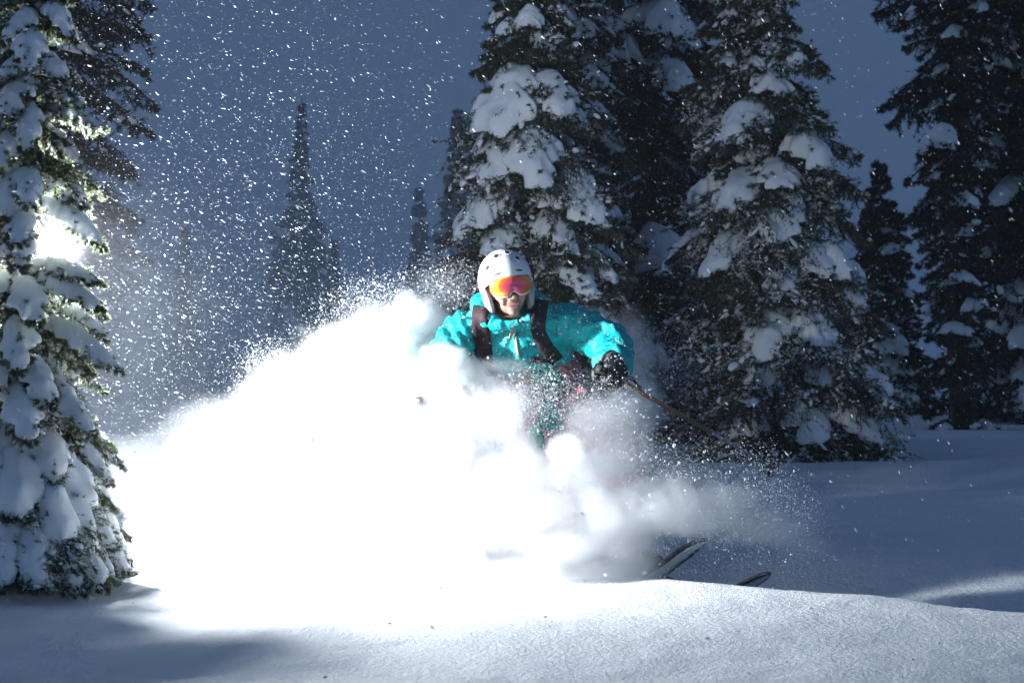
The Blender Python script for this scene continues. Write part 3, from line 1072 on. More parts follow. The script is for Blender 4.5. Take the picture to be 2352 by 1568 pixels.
    # --- goggles
    def lens_pt(u, v, g=0.0, out=0.0):
        s = (u - 0.5) * 2
        a = s * 1.02
        hw, dep = 0.083 + g, 0.040
        end = max(0.0, 1 - abs(s) ** 5)
        top = 0.034 + g - 0.010 * s * s
        bot = -0.042 - g + 0.020 * math.exp(-(s / 0.17) ** 2) + 0.012 * s ** 4
        mid = (top + bot) / 2 - 0.002
        z = mid + (bot + (top - bot) * v - mid) * (0.32 + 0.68 * end ** 0.6)
        bulge = 0.006 * (1 - ((v - 0.5) * 2) ** 2)
        return Vector((math.sin(a) / math.sin(1.02) * hw, -0.119 - bulge - out + (1 - math.cos(a)) * 0.085, z - 0.002))
    gog = child('goggles', surface_patch('goggles', lambda u, v: lens_pt(u, v, 0.0055, -0.006), 33, 11), M['frame'], local=True)
    solidify(gog, 0.020, -1)
    lens = child('lens', surface_patch('lens', lambda u, v: lens_pt(u, v, 0.0, 0.0), 41, 15), M['lens'], gog, local=True)
    solidify(lens, 0.004, 1)
    V, Q = tube([lens_pt(i / 30, 0.0, 0.003, 0.0) for i in range(2, 29)], [0.0028] * 27, 8)
    child('lower_rim', poly_mesh('lower_rim', V, Q), M['white'], gog, local=True)

    def band(u, v):
        th = 1.12 + (2 * math.pi - 3.1) * u
        p = helmet_pt(th, 0.10 + 0.20 * v, 0.0035)
        return p
    solidify(child('goggle_band', surface_patch('goggle_band', band, 40, 5), M['gstrap'], gog, local=True), 0.003, 1)

    # --- jacket: torso, sleeves, hood collar in one skin
    jp = [tube([P(1214, 838, 10.14), P(1210, 818, 10.13), P(1203, 795, 10.11), P(1190, 762, 10.08), P(1183, 738, 10.05), P(1177, 716, 10.04), P(1173, 695, 10.02)],
               [(0.125, 0.180), (0.145, 0.188), (0.148, 0.194), (0.145, 0.203), (0.125, 0.195), (0.10, 0.140), (0.085, 0.095)], 28)]
    jp.append(tube([P(1240, 742, 10.06), P(1300, 744, 10.06), P(1350, 762, 10.03), P(1392, 784, 9.98), P(1412, 803, 9.91), P(1415, 822, 9.80), P(1410, 838, 9.68), P(1408, 842, 9.665)],
                   [0.074, 0.088, 0.082, 0.078, 0.077, 0.074, 0.076, 0.064], 20))
    jp.append(tube([P(1120, 748, 10.05), P(1065, 762, 10.02), P(1030, 810, 9.96), P(995, 872, 9.86), P(980, 910, 9.76), P(974, 926, 9.71)],
                   [0.074, 0.086, 0.078, 0.074, 0.070, 0.060], 20))
    cc = P(1170, 712, 9.985)
    ring, rr = [], []
    for k in range(29):
        a = 2 * math.pi * k / 28
        fr = -math.sin(a)                                  # +1 at the back
        ring.append(cc + Vector((math.cos(a) * 0.128, fr * 0.118, 0.020 + 0.052 * fr - 0.034 * max(0, -fr))))
        rr.append((0.030, 0.034) if fr > -0.3 else (0.024, 0.028))
    jp.append(tube(ring, rr, 12))
    jp.append(ell(cc + Vector((0.01, 0.15, -0.015)), (0.15, 0.075, 0.09)))    # hood lying on the back

    def folds(co):
        q = co * np.array([9.0, 9.0, 6.0])
        w = fbm(q * 0.6, 2, 4) * 4
        a = 1 - np.abs(2 * fbm(q + w[:, None] * 0.6, 3, 2) - 1)
        b = 1 - np.abs(2 * fbm(co * np.array([26.0, 20.0, 14.0]) + w[:, None], 2, 12) - 1)
        arm = np.clip((co[:, 0] - 0.12) / 0.15, 0, 1) + np.clip((-0.12 - co[:, 0]) / 0.1, 0, 1)
        # gathered cloth round the elbow and cuff
        g = np.sin(co[:, 0] * 95 + co[:, 1] * 55 + w * 5) * 0.5 + 0.5
        return (a - 0.72) * 0.030 + (b - 0.7) * 0.016 + arm * (g - 0.5) * 0.012
    jm = voxel_join('jacket', jp, 0.0065, 5, folds)
    jacket = child('jacket', jm, M['jacket'])

    def on(me):
        return BVHTree.FromPolygons([v.co.copy() for v in me.vertices], [tuple(p.vertices) for p in me.polygons])
    bj = on(jm)
    eye = Vector((0, 0, CAM_Z))

    def land(px, py, off, tree=bj, d0=10.0):
        """point on the cloth where it faces forward at that spot, lifted off it"""
        p = P(px, py, d0)
        h = tree.ray_cast(Vector((p.x * 0.9, 9.0, CAM_Z + (p.z - CAM_Z) * 0.9)), (p - Vector((p.x * 0.9, 9.0, CAM_Z + (p.z - CAM_Z) * 0.9))).normalized())
        if h[0] is None:
            h = tree.find_nearest(p)
        return h[0] + Vector((0, -1, 0)) * off, h[1]

    def ribbon(name, path, width, mat, parent, off=0.006, n=22, thick=0.008, tree=bj):
        path = np.array(path, dtype=float)
        s = np.linspace(0, 1, len(path))
        V = []
        for i in range(n):
            t = i / (n - 1)
            c = np.array([np.interp(t, s, path[:, 0]), np.interp(t, s, path[:, 1])])
            e = np.array([np.interp(t + 0.02, s, path[:, 0]), np.interp(t + 0.02, s, path[:, 1])]) - np.array([np.interp(t - 0.02, s, path[:, 0]), np.interp(t - 0.02, s, path[:, 1])])
            e /= np.linalg.norm(e) + 1e-9
            side = np.array([-e[1], e[0]])
            row = []
            for j in range(5):
                f = (j / 4 - 0.5) * width
                row.append(land(c[0] + side[0] * f, c[1] + side[1] * f, off, tree)[0])
            # a strap is stiff: keep it level across
            m = sum((r.y for r in row)) / 5
            for r in row:
                r.y = min(r.y, m + 0.004)
            V += row
        for k in range(3):                       # relax along its length
            for i in range(1, n - 1):
                for j in range(5):
                    V[i * 5 + j] = (V[(i - 1) * 5 + j] + V[i * 5 + j] * 2 + V[(i + 1) * 5 + j]) / 4
        Q = [(i * 5 + j, i * 5 + j + 1, (i + 1) * 5 + j + 1, (i + 1) * 5 + j) for i in range(n - 1) for j in range(4)]
        o = child(name, poly_mesh(name, V, Q), mat, parent) if parent is person or parent is jacket else link(name, poly_mesh(name, V, Q), mat, parent)
        solidify(o, thick, 0)
        return o
    z = ribbon('zip', [(1178, 748), (1183, 775), (1190, 818)], 6, M['cream'], jacket, off=0.006, thick=0.004)
    ribbon('zip_pull', [(1176, 758), (1173, 770), (1171, 779)], 6, M['cream'], jacket, off=0.014, n=8, thick=0.004)
    # --- backpack
    pack = empty('backpack', P(1205, 800, 10.36))
    tag(pack, 'dark backpack whose two wide straps run down the skier teal jacket', 'backpack')
    bpv, bpq = ell(Vector((0, 0, 0)), (0.14, 0.09, 0.22))
    link('pack', poly_mesh('pack', bpv, bpq), M['strap'], pack)
    for path, w in (([(1106, 706), (1100, 730), (1107, 775), (1114, 840), (1122, 880)], 37), ([(1243, 690), (1236, 730), (1236, 765), (1255, 800), (1279, 828)], 34),
                    ([(1222, 826), (1250, 826), (1276, 822)], 13)):
        o = ribbon('strap', path, w, M['strap'], pack, off=0.010, thick=0.012)
        o.matrix_parent_inverse = Matrix.Translation(pack.location).inverted()

    # --- trousers with bib
    tp = [tube([P(1216, 812, 10.15), P(1226, 850, 10.17), P(1245, 890, 10.2), P(1262, 925, 10.22), P(1275, 965, 10.2)],
               [(0.115, 0.16), (0.135, 0.172), (0.142, 0.178), (0.14, 0.18), (0.10, 0.14)], 24),
          tube([P(1236, 925, 10.17), P(1238, 985, 9.88), P(1245, 1028, 9.74), P(1262, 1130, 9.85), P(1273, 1205, 9.93)], [0.115, 0.112, 0.098, 0.092, 0.095], 18),
          tube([P(1305, 925, 10.17), P(1372, 980, 9.88), P(1410, 1020, 9.74), P(1425, 1120, 9.85), P(1438, 1205, 9.93)], [0.115, 0.112, 0.098, 0.092, 0.095], 18)]

    def tfold(co):
        w = fbm(co * 6, 2, 4) * 4
        a = 1 - np.abs(2 * fbm(co * np.array([9., 9., 13.]) + w[:, None] * 0.5, 3, 21) - 1)
        return (a - 0.72) * 0.035
    tm = voxel_join('trousers', tp, 0.0085, 5, tfold)
    trousers = child('trousers', tm, M['trousers'])
    bt = on(tm)

    pockets = []

    def panel(cx, cy, w, h, ang):
        def fn(u, v):
            a = (u - 0.5) * 2
            b = (v - 0.5) * 2
            # squircle to disc
            x = a * math.sqrt(max(0, 1 - b * b / 2)) * w / 2
            y = b * math.sqrt(max(0, 1 - a * a / 2)) * h / 2
            c, s = math.cos(ang), math.sin(ang)
            th = math.atan2(b, a)
            wav = 1 + 0.13 * math.sin(2 * th + cx) + 0.09 * math.sin(3 * th + cy) + 0.05 * math.sin(7 * th)
            x, y = x * wav, y * wav
            k = 1 - max(abs(a), abs(b)) ** 6
            wr = 0.004 * math.sin(9 * u + 5 * v + cx) * math.sin(6 * v - 3 * u)
            p, nn = land(cx + x * c - y * s, cy + x * s + y * c, 0.006 + 0.007 * k + wr * k, bt, 10.0)
            return p
        me = surface_patch('pocket', fn, 17, 17)
        o = child('pocket', me, M['patch'], trousers)
        solidify(o, 0.006, 0)
        pockets.append((me, o))
    panel(1256, 866, 80, 46, 0.15)
    panel(1262, 955, 50, 68, -0.2)
    panel(1230, 1012, 42, 82, 0.1)

    # --- boots
    for bx, bd in ((1275, 9.95), (1440, 9.95)):
        c = P(bx, 1243, bd)
        fw = Vector((0.60, -0.80, 0)).normalized()
        V, Q = [], []
        parts = [tube([c + Vector((0, 0, 0.13)), c + Vector((0, 0, 0.0)) + fw * 0.0, c + Vector((0, 0, -0.07)) + fw * 0.02], [0.075, 0.07, 0.065], 14),
                 tube([c + Vector((0, 0, -0.075)) - fw * 0.09, c + Vector((0, 0, -0.07)) + fw * 0.06, c + Vector((0, 0, -0.085)) + fw * 0.20], [0.048, 0.055, 0.042], 14)]
        child('boot', voxel_join('boot', parts, 0.009, 3), M['glove'])

    # --- gloves
    def make_glove(G, axis, wrist, flip=1):
        axis = axis.normalized()
        w = (G - wrist)
        w = (w - axis * w.dot(axis)).normalized()            # from wrist towards the knuckles
        n = axis.cross(w) * flip                             # back of the hand to palm
        parts = [ell(G - w * 0.022 - n * 0.022, (0.047, 0.047, 0.047)),
                 ell(G - w * 0.002 - n * 0.034 + axis * 0.016, (0.036, 0.036, 0.036)), ell(G - w * 0.002 - n * 0.034 - axis * 0.020, (0.034, 0.034, 0.034)),
                 tube([wrist + (wrist - G) * 0.35, wrist, G - w * 0.05 - n * 0.012], [0.058, 0.056, 0.045], 16)]
        for k, (off, ln, rad) in enumerate(((-0.040, 0.92, 0.0155), (-0.013, 1.0, 0.0165), (0.014, 0.96, 0.0160), (0.040, 0.84, 0.0140))):
            pts = []
            for i in range(8):
                a = R(-165) + R(255) * ln * i / 7
                rr = 0.033 + 0.004 * math.sin(i * 1.4)
                pts.append(G + axis * (off + 0.003 * math.sin(i + k)) + w * (math.cos(a + R(90)) * rr + 0.010) + n * (math.sin(a + R(90)) * rr))
            parts.append(tube(pts, [rad * 1.1, rad * 1.12, rad * 1.16, rad * 1.02, rad * 1.08, rad, rad * 0.95, rad * 0.75], 10))
        tpts = [G - w * 0.045 + n * 0.005 - axis * 0.030, G - w * 0.020 + n * 0.038 - axis * 0.052, G + w * 0.016 + n * 0.045 - axis * 0.050, G + w * 0.040 + n * 0.030 - axis * 0.040]
        parts.append(tube(tpts, [0.022, 0.020, 0.0175, 0.013], 10))
        gm = voxel_join('glove', parts, 0.0042, 2, lambda co: (fbm(co * 60, 3, 5) - 0.5) * 0.006)
        return child('glove', gm, M['glove']), gm
    grip = P(1404, 862, 9.60)
    tip = P(1772, 1071, 10.45)
    axis = (tip - grip).normalized()
    glove, gm = make_glove(grip, axis, P(1412, 828, 9.70), 1)
    glove2, gm2 = make_glove(P(966, 950, 9.60), Vector((-0.5, 0.6, -0.5)), P(974, 926, 9.69), -1)

    # --- snow stuck to the clothes
    def crumbs(me, count, size, parent, seed, facing=-0.1, clump=0.5):
        rng = np.random.default_rng(seed)
        n = len(me.polygons)
        c = np.empty(n * 3)
        nr = np.empty(n * 3)
        me.polygons.foreach_get('center', c)
        me.polygons.foreach_get('normal', nr)
        c = c.reshape(-1, 3)
        nr = nr.reshape(-1, 3)
        pr = np.where((nr[:, 1] < facing) | (nr[:, 2] > 0.5), 1.0, 0.02) * np.clip((fbm(c * 11, 3, seed) - clump) * 6, 0.06, 1)
        k = rng.choice(n, count, p=pr / pr.sum())
        s = np.exp(rng.normal(size=(count, 1)) * 0.5) * size
        o = child('snow_crumbs', lumps_mesh(c[k] + nr[k] * s * 0.3, s * np.array([[1, 1, 0.8]]), rng), M['flake'], parent)
        o['kind'] = 'stuff'
    crumbs(jm, 1300, 0.0019, jacket, 5)
    crumbs(tm, 1300, 0.0028, trousers, 6, clump=0.4)
    crumbs(gm, 420, 0.0020, glove, 7)
    for k, (me, o) in enumerate(pockets):
        crumbs(me, 75, 0.0024, o, 20 + k, facing=2.0, clump=0.35)
    crumbs(gm2, 900, 0.0034, glove2, 8, clump=0.3)
    return grip, axis, tip


GRIP, AXIS, TIP = build_person()


def build_pole():
    root = empty('ski_pole', GRIP)
    tag(root, 'ski pole with bronze shaft and dark basket held in the black glove', 'ski pole')
    L = (TIP - GRIP).length

    def seg(name, a, b, r0, r1, mat, sides=12):
        V, Q = tube([AXIS * a, AXIS * (a + (b - a) * 0.5), AXIS * b], [r0, (r0 + r1) / 2, r1], sides)
        return link(name, poly_mesh(name, V, Q), mat, root)
    seg('grip', -0.085, 0.075, 0.017, 0.014, M['black'])
    seg('upper_shaft', 0.07, L * 0.60, 0.0095, 0.0088, M['gold'])
    seg('lower_shaft', L * 0.595, L + 0.015, 0.0088, 0.0070, M['steel'])
    seg('spike', L + 0.01, L + 0.06, 0.006, 0.002, M['steel'])
    V, Q = [], []
    u = AXIS.orthogonal().normalized()
    v = AXIS.cross(u)
    ring = [AXIS * (L - 0.01) + (u * math.cos(a) + v * math.sin(a)) * 0.042 for a in np.linspace(0, 2 * math.pi, 25)]
    V, Q = tube(ring, [0.006] * 25, 8, False)
    b = link('basket', poly_mesh('basket', V, Q), M['black'], root)
    for k in range(5):
        a = k * 2 * math.pi / 5
        V, Q = tube([AXIS * (L + 0.004), AXIS * (L - 0.01) + (u * math.cos(a) + v * math.sin(a)) * 0.042], [0.006, 0.006], 6)
        link('spoke', poly_mesh('spoke', V, Q), M['black'], b)
    # strap hanging off the grip
    for off in (0, 0.02):
        pts = [P(1437, 862 + off * 200, 9.66) - GRIP, P(1455, 868 + off * 300, 9.66) - GRIP, P(1462, 880 + off * 150, 9.665) - GRIP, P(1474, 898 - off * 400, 9.67) - GRIP]
        V, Q = tube(pts, [(0.002, 0.004)] * 4, 6)
        link('wrist_strap', poly_mesh('wrist_strap', V, Q), M['black'], root)


def build_ski(pts, lateral, label):
    base = pts[1].copy()
    root = empty('ski', base)
    tag(root, label, 'ski', 'pair of skis under the skier')
    P0 = np.array([p[:] for p in pts]) - np.array(base[:])
    s = np.linspace(0, 1, len(pts))
    n = 60
    ss = np.linspace(0, 1, n)
    # smooth the path
    path = np.stack([np.interp(ss, s, P0[:, k]) for k in range(3)], 1)
    for _ in range(12):
        path[1:-1] = (path[:-2] + 2 * path[1:-1] + path[2:]) / 4
    arc = np.concatenate([[0], np.cumsum(np.linalg.norm(np.diff(path, axis=0), axis=1))])
    to_tip = arc[-1] - arc
    half = 0.036 * np.minimum(1, (to_tip / 0.14) ** 0.5 + 0.02) * np.minimum(1, (arc / 0.05) ** 0.5 + 0.1)
    lat = np.array(lateral.normalized()[:])

    def strip(name, k, lift, thick, mat, t0=0.0, t1=1.0):
        V = []
        for i in range(n):
            tan = path[min(i + 1, n - 1)] - path[max(i - 1, 0)]
            tan /= np.linalg.norm(tan)
            l = lat - tan * lat.dot(tan)
            l /= np.linalg.norm(l)
            up = np.cross(l, tan)
            if up[2] < 0:
                up = -up
            for j in range(5):
                V.append(path[i] + l * half[i] * k * (j / 2 - 1) + up * lift)
        i0, i1 = int(t0 * (n - 1)), int(t1 * (n - 1))
        Q = [(i * 5 + j, i * 5 + j + 1, (i + 1) * 5 + j + 1, (i + 1) * 5 + j) for i in range(i0, i1) for j in range(4)]
        o = link(name, poly_mesh(name, V, Q), mat, root)
        solidify(o, thick, 0)
        return o
    strip('ski_core', 1.0, 0.0, 0.012, M['ski_rim'])
    strip('top_sheet', 0.52, 0.0075, 0.003, M['ski_top'], 0.02, 0.985)
    strip('running_base', 0.55, -0.0075, 0.003, M['ski_top'], 0.02, 0.985)
    V, Q = ell((0, 0, 0.03), (0.04, 0.10, 0.025), Matrix.Rotation(R(-37), 3, 'Z'))
    link('binding', poly_mesh('binding', V, Q), M['black'], root)


build_pole()
build_ski([P(1075, 1320, 10.75), P(1275, 1300, 9.97), P(1480, 1330, 9.50), P(1528, 1303, 9.38), P(1572, 1268, 9.29), P(1602, 1248, 9.23), P(1618, 1240, 9.19)],
          Vector((0.45, 0.72, -0.50)), 'ski with its dark rimmed tip curling up out of the snow, spraying powder')
build_ski([P(1290, 1300, 10.75), P(1440, 1290, 9.97), P(1640, 1372, 9.50), P(1700, 1352, 9.40), P(1740, 1330, 9.32), P(1760, 1319, 9.27), P(1770, 1316, 9.25)],
          Vector((0.50, 0.75, -0.35)), 'ski almost buried in powder, just its dark tip showing in the shaded hollow')


# ------------------------------------------------------------------ flying powder
# centre in the picture, distance, radii in metres, how thick
PUFFS = [
    (470, 1130, 10.5, 0.42, 0.5, 0.16, 0.8), (600, 1060, 10.35, 0.36, 0.45, 0.24, 1.0), (680, 960, 10.25, 0.24, 0.40, 0.28, 1.0),
    (790, 920, 10.2, 0.28, 0.42, 0.31, 1.0), (900, 880, 10.15, 0.28, 0.40, 0.34, 1.0), (955, 810, 10.2, 0.18, 0.26, 0.24, 1.0), (935, 720, 10.3, 0.07, 0.12, 0.12, 0.8),
    (1030, 830, 10.35, 0.14, 0.14, 0.16, 0.7), (1010, 905, 9.72, 0.18, 0.20, 0.17, 1.0), (1050, 1000, 9.60, 0.22, 0.22, 0.24, 1.0), (1110, 915, 9.66, 0.15, 0.12, 0.13, 0.5),
    (1130, 1100, 9.60, 0.24, 0.22, 0.20, 1.0), (1240, 1175, 9.22, 0.32, 0.20, 0.15, 0.22), (900, 1115, 10.0, 0.60, 0.45, 0.25, 1.0), (1370, 1220, 9.25, 0.30, 0.20, 0.12, 0.30),
    (650, 1190, 10.05, 0.60, 0.35, 0.12, 0.8), (1000, 1205, 9.55, 0.50, 0.22, 0.12, 0.8), (1020, 1140, 9.55, 0.16, 0.12, 0.12, 0.8),
    (600, 1010, 11.4, 0.5, 0.5, 0.22, 0.8), (850, 960, 11.4, 0.5, 0.5, 0.30, 0.8), (1150, 980, 11.3, 0.5, 0.4, 0.30, 0.6), (350, 1060, 11.5, 0.5, 0.5, 0.14, 0.4),
    (1010, 660, 10.4, 0.16, 0.12, 0.14, 0.05), (1150, 880, 9.72, 0.18, 0.08, 0.09, 0.25), (1160, 970, 9.30, 0.16, 0.10, 0.16, 0.30), (1190, 1075, 9.22, 0.18, 0.12, 0.13, 0.26), (1240, 1105, 9.25, 0.12, 0.10, 0.10, 0.26), (1330, 955, 9.30, 0.10, 0.08, 0.10, 0.22), (966, 955, 9.48, 0.11, 0.06, 0.09, 0.30),
    (1020, 825, 9.75, 0.12, 0.10, 0.08, 0.6), (1150, 848, 9.70, 0.16, 0.08, 0.06, 0.3),
    (1100, 1125, 9.42, 0.15, 0.10, 0.11, 0.55), (1150, 1225, 9.36, 0.24, 0.14, 0.10, 0.55), (1190, 1020, 9.36, 0.10, 0.08, 0.09, 0.3), (1290, 1160, 9.2, 0.18, 0.12, 0.12, 0.35),
    (760, 1300, 9.45, 0.42, 0.28, 0.09, 0.4), (1000, 1305, 9.35, 0.40, 0.28, 0.09, 0.4), (1220, 1310, 9.3, 0.34, 0.26, 0.085, 0.4), (1390, 1316, 9.22, 0.24, 0.20, 0.075, 0.45),
    (1450, 800, 10.45, 0.13, 0.16, 0.18, 0.20), (1460, 930, 10.30, 0.14, 0.20, 0.20, 0.26), (1390, 985, 9.25, 0.22, 0.10, 0.17, 0.30), (1340, 1090, 9.18, 0.28, 0.13, 0.15, 0.28), (1430, 1040, 9.30, 0.16, 0.12, 0.14, 0.4),
    (1300, 1040, 9.18, 0.09, 0.08, 0.08, 0.6), (1430, 1180, 9.10, 0.20, 0.14, 0.13, 0.55), (1520, 1165, 9.06, 0.20, 0.13, 0.13, 0.65), (1640, 1170, 9.05, 0.20, 0.13, 0.11, 0.50),
    (1465, 1295, 9.22, 0.10, 0.08, 0.05, 0.5), (1570, 1130, 9.15, 0.18, 0.12, 0.12, 0.22),
    (1760, 1215, 9.05, 0.22, 0.13, 0.10, 0.34), (1840, 1255, 9.1, 0.16, 0.12, 0.06, 0.14), (1440, 1255, 9.12, 0.17, 0.10, 0.08, 0.5), (700, 1250, 9.75, 0.50, 0.30, 0.11, 0.8), (1080, 1250, 9.5, 0.42, 0.22, 0.10, 0.6), (1300, 1255, 9.15, 0.25, 0.15, 0.08, 0.45),
]
SQUALL = [(640, 640, 36.0, 9.0, 5.0, 4.5, 0.0022)]
DRIFT = [(112, 566, 9.60, 0.24, 0.20, 0.22, 0.006), (230, 720, 11.4, 0.75, 0.9, 0.75, 0.010), (420, 990, 13.0, 1.4, 1.2, 0.22, 0.05), (640, 900, 17.0, 2.6, 2.0, 0.7, 0.016), (330, 800, 16.0, 1.8, 1.6, 1.0, 0.010)]  # first puff is added close to the lamp to make its glow


def puff_arrays(puffs):
    return np.array([P(a, b, c)[:] for a, b, c, *_ in puffs]), np.array([p[3:6] for p in puffs]), np.array([p[6] for p in puffs])


PUFF_C, PUFF_R, PUFF_W = puff_arrays(PUFFS)
PUFF_D = 34.0


def plume_volume(name, label, puffs, vox):
    PUFF_C, PUFF_R, PUFF_W = puff_arrays(puffs)
    vol = bpy.data.volumes.new(name)
    o = bpy.data.objects.new(name, vol)
    COL.objects.link(o)
    tag(o, label, 'snow spray', kind='stuff')
    ng = bpy.data.node_groups.new('plume', 'GeometryNodeTree')
    ng.interface.new_socket('Geometry', in_out='INPUT', socket_type='NodeSocketGeometry')
    ng.interface.new_socket('Geometry', in_out='OUTPUT', socket_type='NodeSocketGeometry')
    N, K = ng.nodes, ng.links
    out = N.new('NodeGroupOutput')
    cube = N.new('GeometryNodeVolumeCube')
    lo = np.min(PUFF_C - PUFF_R * 1.35, 0)
    hi = np.max(PUFF_C + PUFF_R * 1.35, 0)
    lo[2] = max(lo[2], -0.15)
    cube.inputs['Min'].default_value = lo
    cube.inputs['Max'].default_value = hi
    for ax, k in zip('XYZ', range(3)):
        cube.inputs['Resolution ' + ax].default_value = int((hi[k] - lo[k]) / vox)
    pos = N.new('GeometryNodeInputPosition')

    def noise(scale, detail, rough=0.6):
        n = N.new('ShaderNodeTexNoise')
        n.inputs['Scale'].default_value = scale
        n.inputs['Detail'].default_value = detail
        n.inputs['Roughness'].default_value = rough
        K.new(pos.outputs[0], n.inputs['Vector'])
        return n

    def math_n(op, a, b=None, c=None, clamp=False):
        n = N.new('ShaderNodeMath')
        n.operation = op
        n.use_clamp = clamp
        for i, v in enumerate((a, b, c)):
            if v is None:
                continue
            if isinstance(v, (int, float)):
                n.inputs[i].default_value = v
            else:
                K.new(v, n.inputs[i])
        return n.outputs[0]
    n1 = noise(5.0, 9.0, 0.66)
    n2 = noise(30.0, 4.0, 0.7)
    nz = math_n('MULTIPLY_ADD', n1.outputs['Fac'], 1.5, math_n('MULTIPLY', n2.outputs['Fac'], 0.80))
    nz = math_n('ADD', nz, -1.09)                 # about -0.5 .. 0.5
    total = None
    for c, r, w in zip(PUFF_C, PUFF_R, PUFF_W):
        sub = N.new('ShaderNodeVectorMath')
        sub.operation = 'SUBTRACT'
        K.new(pos.outputs[0], sub.inputs[0])
        sub.inputs[1].default_value = c
        dv = N.new('ShaderNodeVectorMath')
        dv.operation = 'DIVIDE'
        K.new(sub.outputs[0], dv.inputs[0])
        dv.inputs[1].default_value = r
        ln = N.new('ShaderNodeVectorMath')
        ln.operation = 'LENGTH'
        K.new(dv.outputs[0], ln.inputs[0])
        s = math_n('SUBTRACT', 1.0, ln.outputs['Value'])
        s = math_n('ADD', s, nz)
        k = math_n('MULTIPLY', s, 2.8 if w > 0.55 else 1.7, clamp=True)
        k = math_n('MULTIPLY', math_n('MULTIPLY', k, k), float(w))
        total = k if total is None else math_n('MAXIMUM', total, k)
    K.new(math_n('MULTIPLY', total, PUFF_D), cube.inputs['Density'])
    K.new(cube.outputs[0], out.inputs[0])
    sm = N.new('GeometryNodeSetMaterial')
    mat = bpy.data.materials.new('powder_air')
    mat.use_nodes = True
    mn = mat.node_tree.nodes
    mn.remove(mn['Principled BSDF'])
    pv = mn.new('ShaderNodeVolumePrincipled')
    pv.inputs['Color'].default_value = (0.997, 0.998, 0.999, 1)
    pv.inputs['Density'].default_value = 1.0
    pv.inputs['Density Attribute'].default_value = 'density'
    pv.inputs['Anisotropy'].default_value = 0.45
    mat.node_tree.links.new(pv.outputs[0], mn['Material Output'].inputs['Volume'])
    sm.inputs['Material'].default_value = mat
    K.new(cube.outputs[0], sm.inputs[0])
    K.new(sm.outputs[0], out.inputs[0])
    vol.materials.append(mat)
    md = o.modifiers.new('plume', 'NODES')
    md.node_group = ng
    return o


plume_volume('powder_plume', 'billowing white plume of powder snow thrown up by the skier', PUFFS, 0.0125)
plume_volume('blowing_snow', 'thin veil of blowing snow drifting behind the young fir, with a puff added to glow round the lamp', DRIFT, 0.05)
plume_volume('snow_squall', 'pale squall of snow dimming the far fir spires', SQUALL, 0.25)


def shards(pts, length, width, axis, rng):
    """small elongated six cornered crystals; axis (n,3)"""
    n = len(pts)
    axis = axis / (np.linalg.norm(axis, axis=1, keepdims=True) + 1e-9)
    r = rng.normal(size=(n, 3))
    u = np.cross(axis, r)
    u /= np.linalg.norm(u, axis=1, keepdims=True) + 1e-9
    v = np.cross(axis, u)
    L, W = length[:, None] * 0.5, width[:, None] * 0.5
    V = np.stack([pts + axis * L, pts - axis * L, pts + u * W, pts + v * W, pts - u * W, pts - v * W], 1)
    f = np.array([[0, 2, 3], [0, 3, 4], [0, 4, 5], [0, 5, 2], [1, 3, 2], [1, 4, 3], [1, 5, 4], [1, 2, 5]])
    Fc = f[None] + (np.arange(n) * 6)[:, None, None]
    return V.reshape(-1, 3), Fc.reshape(-1, 3)


def tetra(pts, size, rng):
    n = len(pts)
    v = rng.normal(size=(n, 4, 3))
    v /= np.linalg.norm(v, axis=2, keepdims=True)
    V = pts[:, None] + v * size[:, None, None]
    f = np.array([[0, 1, 2], [0, 2, 3], [0, 3, 1], [1, 3, 2]])
    return V.reshape(-1, 3), (f[None] + (np.arange(n) * 4)[:, None, None]).reshape(-1, 3)


def field(p):
    best = np.full(len(p), -9.0)
    who = np.zeros(len(p), int)
    for i, (c, r) in enumerate(zip(PUFF_C, PUFF_R)):
        s = 1 - np.linalg.norm((p - c) / r, axis=1)
        m = s > best
        best[m] = s[m]
        who[m] = i
    return best, who


